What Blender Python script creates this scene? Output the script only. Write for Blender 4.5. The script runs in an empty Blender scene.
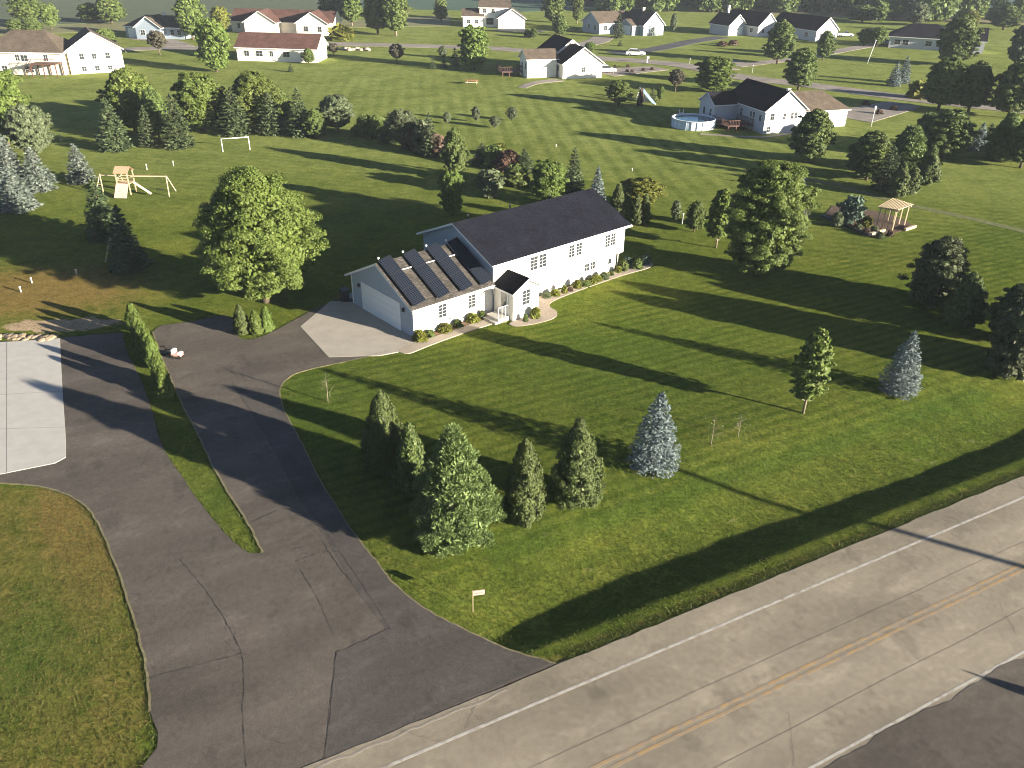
import bpy, bmesh, math, random
import numpy as np
from mathutils import Vector, Matrix
from mathutils.geometry import tessellate_polygon

SC = bpy.context.scene
COL = SC.collection
R_ = math.radians

# ------------------------------------------------------------------ camera
F, P, RL, H = 808.3, .5122, .019, 25.77
cam_d = bpy.data.cameras.new('camera')
cam_d.sensor_width = 36
cam_d.lens = F * 36 / 1024
cam_d.clip_end = 9000
cam = bpy.data.objects.new('camera', cam_d)
COL.objects.link(cam)
cam.matrix_world = Matrix.Translation((0, 0, H)) @ Matrix.Rotation(math.pi / 2 - P, 4, 'X') @ Matrix.Rotation(RL, 4, 'Z')
SC.camera = cam

# ------------------------------------------------------------------ sky, sun, exposure
SUN_AZ, SUN_EL = 117.0, 11.3          # azimuth clockwise from +Y
w = bpy.data.worlds.new('World'); SC.world = w; w.use_nodes = True
nt = w.node_tree
bg = nt.nodes['Background']
sky = nt.nodes.new('ShaderNodeTexSky'); sky.sky_type = 'NISHITA'; sky.sun_disc = False
sky.sun_elevation = R_(SUN_EL); sky.sun_rotation = R_(SUN_AZ); sky.altitude = 200; sky.air_density = .45; sky.dust_density = .3
nt.links.new(sky.outputs[0], bg.inputs[0]); bg.inputs[1].default_value = .05
sl = bpy.data.lights.new('sun', 'SUN'); sl.energy = 5.0; sl.angle = R_(.5); sl.color = (1, .9, .74)
so = bpy.data.objects.new('sun', sl); COL.objects.link(so)
sd = Vector((math.sin(R_(SUN_AZ)) * math.cos(R_(SUN_EL)), math.cos(R_(SUN_AZ)) * math.cos(R_(SUN_EL)), math.sin(R_(SUN_EL))))
so.rotation_euler = sd.to_track_quat('Z', 'Y').to_euler(); so.location = sd * 200
vs = SC.view_settings
vs.view_transform = 'Standard'; vs.look = 'None'; vs.gamma = 1; vs.exposure = 2.1
SC.render.engine = 'CYCLES'
SC.cycles.filter_width = 1.05

# ------------------------------------------------------------------ survey helpers
def at(px, py, z=0.0):
    X, Y = px - 512, py - 384
    a = X * math.cos(RL) + Y * math.sin(RL); b = -X * math.sin(RL) + Y * math.cos(RL)
    u, v = a / F, -b / F
    d = (u, math.cos(P) + v * math.sin(P), -math.sin(P) + v * math.cos(P))
    t = (z - H) / d[2]
    return (d[0] * t, d[1] * t)
def depth_at(x, y, z=0.0):
    return y * math.cos(P) - (z - H) * math.sin(P)
def row_of(x, y, z):
    dz = z - H; f = y * math.cos(P) - dz * math.sin(P); up = y * math.sin(P) + dz * math.cos(P)
    a, b = F * x / f, -F * up / f
    return 384 + a * math.sin(RL) + b * math.cos(RL)
def height_of(x, y, top, z0=0.0):
    lo, hi = z0, 40.0
    for _ in range(40):
        m = (lo + hi) / 2
        if row_of(x, y, m) > top: lo = m
        else: hi = m
    return lo - z0
def azim(a, b):
    A, B = at(*a), at(*b)
    return math.degrees(math.atan2(B[0] - A[0], B[1] - A[1]))

# the county road: t is the distance from its white edge line towards the house
RAZ = 1.0875; RO = at(385, 768)
RD = (math.sin(RAZ), math.cos(RAZ)); RN = (-math.cos(RAZ), math.sin(RAZ))
def st(x, y):
    dx, dy = x - RO[0], y - RO[1]
    return dx * RD[0] + dy * RD[1], dx * RN[0] + dy * RN[1]
def xy(s, t): return RO[0] + s * RD[0] + t * RN[0], RO[1] + s * RD[1] + t * RN[1]
def sm(a, b, x):
    x = np.clip((x - a) / (b - a), 0, 1); return x * x * (3 - 2 * x)
def ditch(s, t):
    s = np.asarray(s, float); t = np.asarray(t, float)
    prof = -(np.clip((t - 2.35) / 1.6, 0, 1)) * (1 - sm(4.7, 12.5, t)) * .56
    gate = sm(2.5, 9, s) + (1 - sm(-21, -12.5, s))
    und = (.06 * np.sin(s * .21 + 1) + .025 * np.sin(s * .83) + .015 * np.sin(s * 2.1 + 2)) * sm(3, 5, t) * (1 - sm(6, 9, t))
    return (prof + und) * gate
def gz(x, y):
    s, t = st(x, y); return float(ditch(s, t))

# ------------------------------------------------------------------ object helpers
def link(o, parent=None):
    COL.objects.link(o)
    if parent is not None: o.parent = parent
    return o
def tag(o, label=None, cat=None, group=None, kind=None):
    if label: o['label'] = label
    if cat: o['category'] = cat
    if group: o['group'] = group
    if kind: o['kind'] = kind
    return o
def empty(name, loc, rz=0, label=None, cat=None, group=None):
    o = bpy.data.objects.new(name, None); o.empty_display_size = .3; link(o)
    o.location = loc; o.rotation_euler = (0, 0, rz); tag(o, label, cat, group); return o
def copy_tree(o, parent=None):
    c = o.copy(); COL.objects.link(c)
    if parent is not None: c.parent = parent
    for ch in [k for k in bpy.data.objects if k.parent == o]: copy_tree(ch, c)
    return c

class MB:
    def __init__(s): s.v = []; s.f = []; s.m = []; s.smooth = []
    def poly(s, pts, m=0, smooth=False):
        b = len(s.v); s.v += [tuple(p) for p in pts]; s.f.append(list(range(b, b + len(pts)))); s.m.append(m); s.smooth.append(smooth)
    def faces(s, vs_, fs, m=0, smooth=False):
        b = len(s.v); s.v += [tuple(p) for p in vs_]
        for i, f in enumerate(fs):
            s.f.append([b + k for k in f]); s.m.append(m[i] if isinstance(m, (list, tuple)) else m); s.smooth.append(smooth)
    def box(s, x0, x1, y0, y1, z0, z1, m=0, M=None):
        vv = [Vector((x, y, z)) for z in (z0, z1) for x, y in ((x0, y0), (x1, y0), (x1, y1), (x0, y1))]
        if M is not None: vv = [M @ p for p in vv]
        s.faces(vv, [(3, 2, 1, 0), (4, 5, 6, 7), (0, 1, 5, 4), (1, 2, 6, 5), (2, 3, 7, 6), (3, 0, 4, 7)], m)
        return s
    def bar(s, a, b, w, h=None, m=0):
        a, b = Vector(a), Vector(b); h = h or w; d = b - a; L = d.length
        q = d.to_track_quat('X', 'Z').to_matrix().to_4x4()
        return s.box(0, L, -w / 2, w / 2, -h / 2, h / 2, m, Matrix.Translation(a) @ q)
    def tube(s, pts, rad, n=8, m=0, cap=True):
        rings = []; b = len(s.v); pts = [Vector(p) for p in pts]
        for i, p in enumerate(pts):
            d = (pts[min(i + 1, len(pts) - 1)] - pts[max(i - 1, 0)]).normalized()
            q = d.to_track_quat('Z', 'X').to_matrix()
            r = rad[i] if isinstance(rad, (list, tuple)) else rad
            for k in range(n):
                a = 2 * math.pi * k / n
                s.v.append(tuple(p + q @ Vector((math.cos(a) * r, math.sin(a) * r, 0))))
        for i in range(len(pts) - 1):
            for k in range(n):
                s.f.append([b + i * n + k, b + i * n + (k + 1) % n, b + (i + 1) * n + (k + 1) % n, b + (i + 1) * n + k]); s.m.append(m); s.smooth.append(True)
        if cap:
            s.f.append([b + k for k in reversed(range(n))]); s.m.append(m); s.smooth.append(False)
            e = b + (len(pts) - 1) * n; s.f.append([e + k for k in range(n)]); s.m.append(m); s.smooth.append(False)
        return s
    def lathe(s, prof, n=16, m=0, c=(0, 0)):
        b = len(s.v)
        for r, z in prof:
            for k in range(n):
                a = 2 * math.pi * k / n; s.v.append((c[0] + math.cos(a) * r, c[1] + math.sin(a) * r, z))
        for i in range(len(prof) - 1):
            for k in range(n):
                s.f.append([b + i * n + k, b + i * n + (k + 1) % n, b + (i + 1) * n + (k + 1) % n, b + (i + 1) * n + k]); s.m.append(m); s.smooth.append(True)
        return s
    def build(s, name, mats, parent=None, loc=None):
        me = bpy.data.meshes.new(name); me.from_pydata(s.v, [], s.f)
        if not isinstance(mats, (list, tuple)): mats = [mats]
        for m in mats: me.materials.append(m)
        me.polygons.foreach_set('material_index', s.m); me.polygons.foreach_set('use_smooth', s.smooth)
        me.update()
        o = bpy.data.objects.new(name, me); link(o, parent)
        if loc: o.location = loc
        return o

# ------------------------------------------------------------------ materials
def N(nt, t, **k):
    n = nt.nodes.new(t)
    for a, b in k.items(): setattr(n, a, b)
    return n
def mat(name, col, rough=.8, var=.0, nscale=3.0, bump=0.0, bscale=40.0, col2=None, metal=0.0, coord='Object', detail=6, spec=.3, stretch=None):
    m = bpy.data.materials.new(name); m.use_nodes = True; t = m.node_tree; b = t.nodes['Principled BSDF']
    b.inputs['Roughness'].default_value = rough; b.inputs['Metallic'].default_value = metal
    b.inputs['Specular IOR Level'].default_value = spec
    b.inputs['Base Color'].default_value = (*col, 1)
    if var or col2 or bump:
        tc = N(t, 'ShaderNodeTexCoord'); src = tc.outputs[coord]
        if stretch:
            mp = N(t, 'ShaderNodeMapping'); mp.inputs['Scale'].default_value = stretch; t.links.new(src, mp.inputs[0]); src = mp.outputs[0]
    if var or col2:
        nz = N(t, 'ShaderNodeTexNoise'); nz.inputs['Scale'].default_value = nscale; nz.inputs['Detail'].default_value = detail; nz.inputs['Roughness'].default_value = .6
        t.links.new(src, nz.inputs['Vector'])
        r = N(t, 'ShaderNodeValToRGB'); e = r.color_ramp.elements
        c2 = col2 or tuple(min(1, c * (1 + var)) for c in col); c1 = tuple(c * (1 - var) for c in col) if not col2 else col
        e[0].position = .3; e[0].color = (*c1, 1); e[1].position = .7; e[1].color = (*c2, 1)
        t.links.new(nz.outputs[0], r.inputs[0]); t.links.new(r.outputs[0], b.inputs['Base Color'])
    if bump:
        n2 = N(t, 'ShaderNodeTexNoise'); n2.inputs['Scale'].default_value = bscale; n2.inputs['Detail'].default_value = 4
        t.links.new(src, n2.inputs['Vector'])
        bm = N(t, 'ShaderNodeBump'); bm.inputs['Strength'].default_value = 1; bm.inputs['Distance'].default_value = bump
        t.links.new(n2.outputs[0], bm.inputs['Height']); t.links.new(bm.outputs[0], b.inputs['Normal'])
    return m
def siding(name, col, pitch=.13):
    m = mat(name, col, .55, var=.04, nscale=1.3); t = m.node_tree; b = t.nodes['Principled BSDF']
    tc = N(t, 'ShaderNodeTexCoord'); sx = N(t, 'ShaderNodeSeparateXYZ'); t.links.new(tc.outputs['Object'], sx.inputs[0])
    d = N(t, 'ShaderNodeMath', operation='DIVIDE'); t.links.new(sx.outputs[2], d.inputs[0]); d.inputs[1].default_value = pitch
    fr = N(t, 'ShaderNodeMath', operation='FRACT'); t.links.new(d.outputs[0], fr.inputs[0])
    iv = N(t, 'ShaderNodeMath', operation='SUBTRACT'); iv.inputs[0].default_value = 1; t.links.new(fr.outputs[0], iv.inputs[1])
    bm = N(t, 'ShaderNodeBump'); bm.inputs['Distance'].default_value = .014; t.links.new(iv.outputs[0], bm.inputs['Height']); t.links.new(bm.outputs[0], b.inputs['Normal'])
    return m
def shingle(name, col, var=.3):
    m = bpy.data.materials.new(name); m.use_nodes = True; t = m.node_tree; b = t.nodes['Principled BSDF']; b.inputs['Roughness'].default_value = .9; b.inputs['Specular IOR Level'].default_value = .08
    tc = N(t, 'ShaderNodeTexCoord')
    br = N(t, 'ShaderNodeTexBrick'); br.inputs['Scale'].default_value = 1; br.inputs['Brick Width'].default_value = .33; br.inputs['Row Height'].default_value = .15
    br.inputs['Mortar Size'].default_value = .012; br.inputs['Bias'].default_value = 0
    br.inputs['Color1'].default_value = (*[c * (1 - var) for c in col], 1); br.inputs['Color2'].default_value = (*[c * (1 + var) for c in col], 1); br.inputs['Mortar'].default_value = (*[c * .45 for c in col], 1)
    uv = N(t, 'ShaderNodeUVMap'); t.links.new(uv.outputs[0], br.inputs['Vector'])
    nz = N(t, 'ShaderNodeTexNoise'); nz.inputs['Scale'].default_value = .7; nz.inputs['Detail'].default_value = 8; t.links.new(tc.outputs['Object'], nz.inputs['Vector'])
    mr = N(t, 'ShaderNodeMapRange'); mr.inputs[1].default_value = .3; mr.inputs[2].default_value = .7; mr.inputs[3].default_value = .8; mr.inputs[4].default_value = 1.2; t.links.new(nz.outputs[0], mr.inputs[0])
    mx = N(t, 'ShaderNodeVectorMath', operation='SCALE'); t.links.new(br.outputs[0], mx.inputs[0]); t.links.new(mr.outputs[0], mx.inputs['Scale'])
    t.links.new(mx.outputs[0], b.inputs['Base Color'])
    bm = N(t, 'ShaderNodeBump'); bm.inputs['Distance'].default_value = .01; t.links.new(br.outputs['Fac'], bm.inputs['Height']); bm.invert = True; t.links.new(bm.outputs[0], b.inputs['Normal'])
    return m
def leafmat(name, c1, c2, trans=.25, c3=None):
    m = bpy.data.materials.new(name); m.use_nodes = True; t = m.node_tree; b = t.nodes['Principled BSDF']; b.inputs['Roughness'].default_value = .6; b.inputs['Specular IOR Level'].default_value = .25
    g = N(t, 'ShaderNodeNewGeometry'); oi = N(t, 'ShaderNodeObjectInfo')
    r = N(t, 'ShaderNodeValToRGB'); r.color_ramp.elements[0].color = (*c1, 1); r.color_ramp.elements[1].color = (*c2, 1)
    if c3: e = r.color_ramp.elements.new(.92); e.color = (*c2, 1); r.color_ramp.elements[2].color = (*c3, 1)
    t.links.new(g.outputs['Random Per Island'], r.inputs[0])
    hs = N(t, 'ShaderNodeHueSaturation'); t.links.new(r.outputs[0], hs.inputs['Color'])
    mr = N(t, 'ShaderNodeMapRange'); mr.inputs[3].default_value = .9; mr.inputs[4].default_value = 1.15; t.links.new(oi.outputs['Random'], mr.inputs[0]); t.links.new(mr.outputs[0], hs.inputs['Value'])
    mh = N(t, 'ShaderNodeMapRange'); mh.inputs[3].default_value = .494; mh.inputs[4].default_value = .508; t.links.new(oi.outputs['Random'], mh.inputs[0]); t.links.new(mh.outputs[0], hs.inputs['Hue'])
    t.links.new(hs.outputs[0], b.inputs['Base Color'])
    tr = N(t, 'ShaderNodeBsdfTranslucent'); t.links.new(hs.outputs[0], tr.inputs[0])
    mx = N(t, 'ShaderNodeMixShader'); mx.inputs[0].default_value = trans
    t.links.new(b.outputs[0], mx.inputs[1]); t.links.new(tr.outputs[0], mx.inputs[2]); t.links.new(mx.outputs[0], t.nodes['Material Output'].inputs[0])
    return m

M = {}
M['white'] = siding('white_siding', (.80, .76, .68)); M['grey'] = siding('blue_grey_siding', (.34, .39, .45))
M['cream'] = siding('cream_siding', (.72, .66, .54)); M['blue'] = siding('blue_siding', (.26, .31, .36)); M['pale'] = siding('pale_siding', (.44, .45, .47))
M['trim'] = mat('white_trim', (.78, .77, .75), .5, var=.03, nscale=2)
M['roof_dark'] = shingle('dark_shingle', (.0112, .0122, .0190), .2); M['roof_grey'] = shingle('grey_shingle', (.075, .068, .060), .35)
M['roof_brown'] = shingle('brown_shingle', (.10, .08, .062), .2); M['roof_red'] = shingle('red_brown_shingle', (.10, .055, .045), .2); M['roof_black'] = shingle('black_shingle', (.014, .014, .020), .2)
M['glass'] = mat('window_glass', (.03, .035, .04), .12, spec=.6); M['door'] = mat('white_door', (.72, .74, .75), .4)
M['concrete'] = mat('concrete', (.44, .42, .38), .85, var=.08, nscale=1.2, bump=.003, bscale=30)
M['stone'] = mat('pink_river_stone', (.20, .16, .13), .9, col2=(.42, .36, .30), nscale=14, bump=.04, bscale=14)
M['mulch'] = mat('mulch', (.10, .06, .035), .95, col2=(.24, .15, .09), nscale=9, bump=.04, bscale=20)
M['wood'] = mat('pale_timber', (.42, .33, .21), .7, var=.2, nscale=4); M['tan'] = mat('tan_canvas', (.42, .27, .17), .7, var=.1); M['deck'] = mat('red_brown_deck', (.10, .05, .038), .7, var=.2, nscale=5)
M['bark'] = mat('bark', (.11, .085, .06), .95, var=.35, nscale=8, bump=.03, bscale=15); M['bark_light'] = mat('pale_bark', (.20, .165, .115), .9, var=.25, nscale=8)
M['metal'] = mat('galvanised_metal', (.45, .46, .47), .4, metal=.6); M['dark'] = mat('dark_plastic', (.03, .03, .035), .5); M['pv_frame'] = mat('black_anodised_frame', (.02, .022, .028), .6)
M['orange'] = mat('orange_paint', (.30, .15, .07), .6, var=.2); M['red'] = mat('red_plastic', (.45, .10, .07), .5); M['car_white'] = mat('white_car_paint', (.7, .7, .7), .3); M['tyre'] = mat('tyre_rubber', (.02, .02, .02), .9)
M['yellow_dirt'] = mat('sandy_dirt', (.20, .155, .10), .95, col2=(.32, .25, .17), nscale=1.5, bump=.05, bscale=6)

# solar cells: a fine pale grid on near-black blue
def pv():
    m = mat('solar_cells', (.012, .018, .035), .5, spec=.08); t = m.node_tree; b = t.nodes['Principled BSDF']
    uv = N(t, 'ShaderNodeUVMap'); br = N(t, 'ShaderNodeTexBrick'); br.offset = 0
    br.inputs['Scale'].default_value = 1; br.inputs['Brick Width'].default_value = .16; br.inputs['Row Height'].default_value = .16; br.inputs['Mortar Size'].default_value = .009
    br.inputs['Color1'].default_value = (.006, .009, .017, 1); br.inputs['Color2'].default_value = (.008, .011, .02, 1); br.inputs['Mortar'].default_value = (.07, .085, .11, 1)
    t.links.new(uv.outputs[0], br.inputs['Vector']); t.links.new(br.outputs[0], b.inputs['Base Color']); return m
M['pv'] = pv()

def asphalt(name, col, var=.12, tyre=True, seam=.5):
    m = bpy.data.materials.new(name); m.use_nodes = True; t = m.node_tree; b = t.nodes['Principled BSDF']; b.inputs['Roughness'].default_value = .9; b.inputs['Specular IOR Level'].default_value = .2
    tc = N(t, 'ShaderNodeTexCoord'); mp = N(t, 'ShaderNodeMapping'); mp.inputs['Rotation'].default_value = (0, 0, -(math.pi / 2 - RAZ)); t.links.new(tc.outputs['Object'], mp.inputs[0])
    out = None
    for sc, det, a, c, stretch in ((.35, 6, .75, 1.25, (.35, 1, 1)), (4, 8, .90, 1.10, (1, 1, 1)), (38, 3, .62, 1.42, (1, 1, 1))):
        m2 = N(t, 'ShaderNodeMapping'); m2.inputs['Scale'].default_value = stretch; t.links.new(mp.outputs[0], m2.inputs[0])
        nz = N(t, 'ShaderNodeTexNoise'); nz.inputs['Scale'].default_value = sc; nz.inputs['Detail'].default_value = det; t.links.new(m2.outputs[0], nz.inputs['Vector'])
        mr = N(t, 'ShaderNodeMapRange'); mr.inputs[1].default_value = .3; mr.inputs[2].default_value = .7; mr.inputs[3].default_value = a; mr.inputs[4].default_value = c; t.links.new(nz.outputs[0], mr.inputs[0])
        if out is None: out = mr.outputs[0]
        else:
            mu = N(t, 'ShaderNodeMath', operation='MULTIPLY'); t.links.new(out, mu.inputs[0]); t.links.new(mr.outputs[0], mu.inputs[1]); out = mu.outputs[0]
    # dust bleached patches and darker oily ones
    for scl, lo_, hi_, a, c, st_ in ((.9, .52, .66, 1.0, 1.22, (.5, 1, 1)), (.55, .56, .64, 1.0, .80, (1, .6, 1)), (90, .35, .65, .78, 1.22, (1, 1, 1))):
        m2 = N(t, 'ShaderNodeMapping'); m2.inputs['Scale'].default_value = st_; m2.inputs['Location'].default_value = (scl * 7, 3, 0); t.links.new(mp.outputs[0], m2.inputs[0])
        nz = N(t, 'ShaderNodeTexNoise'); nz.inputs['Scale'].default_value = scl; nz.inputs['Detail'].default_value = 9; nz.inputs['Roughness'].default_value = .65; t.links.new(m2.outputs[0], nz.inputs['Vector'])
        mr = N(t, 'ShaderNodeMapRange'); mr.inputs[1].default_value = lo_; mr.inputs[2].default_value = hi_; mr.inputs[3].default_value = a; mr.inputs[4].default_value = c; t.links.new(nz.outputs[0], mr.inputs[0])
        mu = N(t, 'ShaderNodeMath', operation='MULTIPLY'); t.links.new(out, mu.inputs[0]); t.links.new(mr.outputs[0], mu.inputs[1]); out = mu.outputs[0]
    sc_ = N(t, 'ShaderNodeVectorMath', operation='SCALE'); sc_.inputs[0].default_value = col; t.links.new(out, sc_.inputs['Scale']); t.links.new(sc_.outputs[0], b.inputs['Base Color'])
    n2 = N(t, 'ShaderNodeTexNoise'); n2.inputs['Scale'].default_value = 30; t.links.new(tc.outputs['Object'], n2.inputs['Vector'])
    bm = N(t, 'ShaderNodeBump'); bm.inputs['Distance'].default_value = .006; t.links.new(n2.outputs[0], bm.inputs['Height']); t.links.new(bm.outputs[0], b.inputs['Normal'])
    return m
M['asphalt'] = asphalt('old_asphalt', (.101, .086, .072)); M['asphalt_new'] = asphalt('newer_asphalt', (.080, .071, .063)); M['road'] = asphalt('county_road', (.245, .212, .158)); M['tar'] = mat('tar_seal', (.02, .02, .02), .6)
M['side'] = asphalt('side_road', (.10, .085, .07)); M['farroad'] = asphalt('village_road', (.24, .21, .18)); M['fardark'] = asphalt('dark_drive', (.07, .07, .075))
def worn(name, col, cut=.42, sc=3.5):
    # paint worn through in places: the bare road shows in the gaps (mix with road colour)
    m = mat(name, (.24, .205, .165), .8, col2=col, nscale=sc, detail=10); r = [n for n in m.node_tree.nodes if n.type == 'VALTORGB'][0]
    r.color_ramp.elements[0].position = cut - .12; r.color_ramp.elements[1].position = cut + .1; return m
M['line_white'] = worn('worn_white_paint', (.42, .40, .36), .44); M['line_yellow'] = worn('worn_yellow_paint', (.36, .24, .115), .50, 2.5)

# ------------------------------------------------------------------ ground
def grass_material():
    m = bpy.data.materials.new('lawn'); m.use_nodes = True; t = m.node_tree; b = t.nodes['Principled BSDF']; b.inputs['Roughness'].default_value = 1; b.inputs['Specular IOR Level'].default_value = 0
    tc = N(t, 'ShaderNodeTexCoord')
    def noise(sc, det=5, rough=.6, stretch=None, rot=0):
        src = tc.outputs['Object']
        if stretch or rot:
            mp = N(t, 'ShaderNodeMapping'); mp.inputs['Scale'].default_value = stretch or (1, 1, 1); mp.inputs['Rotation'].default_value = (0, 0, rot); mp.vector_type = 'POINT'; t.links.new(src, mp.inputs[0]); src = mp.outputs[0]
        n = N(t, 'ShaderNodeTexNoise'); n.inputs['Scale'].default_value = sc; n.inputs['Detail'].default_value = det; n.inputs['Roughness'].default_value = rough; t.links.new(src, n.inputs['Vector']); return n.outputs[0]
    def rng(x, a, b_, c, d):
        r = N(t, 'ShaderNodeMapRange'); t.links.new(x, r.inputs[0])
        for i, v in zip((1, 2, 3, 4), (a, b_, c, d)): r.inputs[i].default_value = v
        return r.outputs[0]
    def mix(fac, a, b_):
        x = N(t, 'ShaderNodeMix', data_type='RGBA')
        if isinstance(fac, float): x.inputs[0].default_value = fac
        else: t.links.new(fac, x.inputs[0])
        for i, c in ((6, a), (7, b_)):
            if isinstance(c, tuple): x.inputs[i].default_value = (*c, 1)
            else: t.links.new(c, x.inputs[i])
        return x.outputs[2]
    def mul(a, b_):
        x = N(t, 'ShaderNodeMath', operation='MULTIPLY')
        for i, c in ((0, a), (1, b_)):
            if isinstance(c, float): x.inputs[i].default_value = c
            else: t.links.new(c, x.inputs[i])
        return x.outputs[0]
    def add(a, b_):
        x = N(t, 'ShaderNodeMath', operation='ADD'); t.links.new(a, x.inputs[0]); t.links.new(b_, x.inputs[1]); return x.outputs[0]
    def attr(n): a = N(t, 'ShaderNodeAttribute'); a.attribute_name = n; return a.outputs['Fac']
    c = mix(rng(noise(.09, 5), .35, .65, 0, 1), (.086, .116, .019), (.140, .155, .028))
    c = mix(mul(rng(noise(.6, 6), .4, .7, 0, 1), .55), c, (.072, .108, .016))
    c = mix(mul(rng(noise(2.2, 6), .5, .72, 0, 1), .5), c, (.165, .15, .03))
    dry = add(attr('dry'), rng(noise(1.1, 6), .3, .7, -.35, .35))
    c = mix(mul(attr('far'), rng(noise(.05, 5), .3, .7, .55, 1)), c, (.215, .250, .072))  # brighter tone painted on distant lawn for light scattered back by sunlit blades
    c = mix(mul(rng(noise(.22, 7, .7), .45, .62, 0, 1), .4), c, (.050, .085, .012))
    c = mix(rng(mul(dry, attr('dry')), .05, .6, 0, .9), c, (.185, .128, .042))
    c = mix(mul(attr('lush'), .7), c, (.050, .098, .016))
    dirt = rng(add(attr('dirt'), rng(noise(.9, 6), .3, .7, -.4, .4)), .35, .65, 0, 1)
    c = mix(dirt, c, (.36, .27, .17))
    # mowing passes: pale and dark bands about a mower deck wide
    for an, rot, per in (('mowA', -(math.pi / 2 - RAZ), .85), ('mowB', R_(84), 2.4), ('mowC', R_(12), 1.4)):
        mp = N(t, 'ShaderNodeMapping'); mp.inputs['Rotation'].default_value = (0, 0, rot); t.links.new(tc.outputs['Object'], mp.inputs[0])
        wv = N(t, 'ShaderNodeTexWave', bands_direction='Y'); wv.inputs['Scale'].default_value = 1 / (per * 3.2); wv.inputs['Distortion'].default_value = 1.6; wv.inputs['Detail'].default_value = 4; wv.inputs['Detail Scale'].default_value = .35
        t.links.new(mp.outputs[0], wv.inputs[0])
        k = mul(mul(rng(wv.outputs['Fac'], .25, .9, 0, 1), rng(noise(.25, 3), .38, .62, .3, 1)), attr(an))
        c = mix(mul(k, .72 if an == 'mowA' else .5), c, (.045, .075, .010))
    # tuft-to-tuft speckle
    fine = mul(rng(noise(5, 6, .78), .3, .7, .5, 1.5), rng(noise(1.1, 8, .75), .3, .7, .68, 1.32)); fine2 = rng(noise(26, 3, .7), .3, .7, .6, 1.4)
    sc_ = N(t, 'ShaderNodeVectorMath', operation='SCALE'); t.links.new(c, sc_.inputs[0]); t.links.new(mul(fine, fine2), sc_.inputs['Scale']); t.links.new(sc_.outputs[0], b.inputs['Base Color'])
    hgt = add(mul(noise(7, 4, .7), 1.0), mul(noise(26, 3, .7), .45))
    bm = N(t, 'ShaderNodeBump'); bm.inputs['Strength'].default_value = .8; bm.inputs['Distance'].default_value = .045; t.links.new(hgt, bm.inputs['Height']); t.links.new(bm.outputs[0], b.inputs['Normal'])
    return m

def spaced(*segs):
    out = []
    for a, b, d in segs: out += list(np.arange(a, b - 1e-6, d))
    return np.array(out + [segs[-1][1]])
sl_ = spaced((-3000, -700, 230), (-700, -260, 22), (-260, -60, 2.5), (-60, 90, .6), (90, 380, 2.5), (380, 900, 26), (900, 4000, 300))
tl_ = spaced((-2500, -300, 220), (-300, -40, 20), (-40, 1.2, 1.6), (1.2, 12, .2), (12, 70, .6), (70, 120, 1.2), (120, 420, 2.5), (420, 1000, 29), (1000, 5000, 400))
SS, TT = np.meshgrid(sl_, tl_)
GX = RO[0] + SS * RD[0] + TT * RN[0]; GY = RO[1] + SS * RD[1] + TT * RN[1]
GZ = ditch(SS, TT)
def blob(cx, cy, rx, ry, az=0, p=1.0):
    x0, y0 = at(cx, cy); dx, dy = GX - x0, GY - y0; a = R_(az)
    u = dx * math.sin(a) + dy * math.cos(a); v = dx * math.cos(a) - dy * math.sin(a)
    return np.exp(-((u / ry) ** 2 + (v / rx) ** 2) ** p)
def inpoly(X, Y, poly):
    r = np.zeros(X.shape, bool); n = len(poly)
    for i in range(n):
        x1, y1 = poly[i]; x2, y2 = poly[(i + 1) % n]
        c = ((y1 > Y) != (y2 > Y)); 
        with np.errstate(divide='ignore', invalid='ignore'):
            xx = (x2 - x1) * (Y - y1) / (y2 - y1 + 1e-12) + x1
        r ^= c & (X < xx)
    return r
dry = 1.0 * blob(95, 560, 2.2, 7, -20) + .5 * blob(60, 500, 5, 1.6, 80) + .95 * blob(40, 290, 11, 7) + .35 * blob(900, 255, 14, 8) + .3 * blob(700, 430, 5, 4) + .4 * blob(60, 500, 4, 1.2, 60) + .25 * blob(600, 150, 30, 12) + .3 * blob(640, 100, 40, 20) + .25 * blob(470, 30, 60, 12)
dry = dry + .55 * np.exp(-((TT - 1.5) / .5) ** 2)
lush = .8 * blob(300, 420, 4, 6) + .9 * blob(15, 660, 3.2, 5) + .6 * blob(640, 360, 8, 6) + .7 * np.exp(-((TT - 8.6) / .9) ** 2) * (SS > 8) * (SS < 45) + .35 * np.exp(-((TT - 6.5) / .4) ** 2) * (SS > 4) + .5 * blob(215, 500, 1, 3)
dirt = 1.2 * blob(50, 326, 3.4, 1.0, 0, 1.5) + .9 * blob(95, 322, 2.2, .8) + .5 * blob(40, 77, 4, 1.2)
dirt = dirt + .75 * np.exp(-((TT - 1.15) / .25) ** 2)
mowA = np.clip(sm(6, 10, TT) * (1 - sm(27, 38, TT)) * sm(-4, 6, SS), 0, 1)
mowB = np.clip(blob(600, 150, 32, 30, 0, 2) + blob(450, 100, 40, 30, 0, 2) * .6, 0, 1)
mowC = np.clip(blob(930, 240, 22, 14, 0, 2) + .5 * blob(200, 180, 22, 15, 0, 2), 0, 1)

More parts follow.
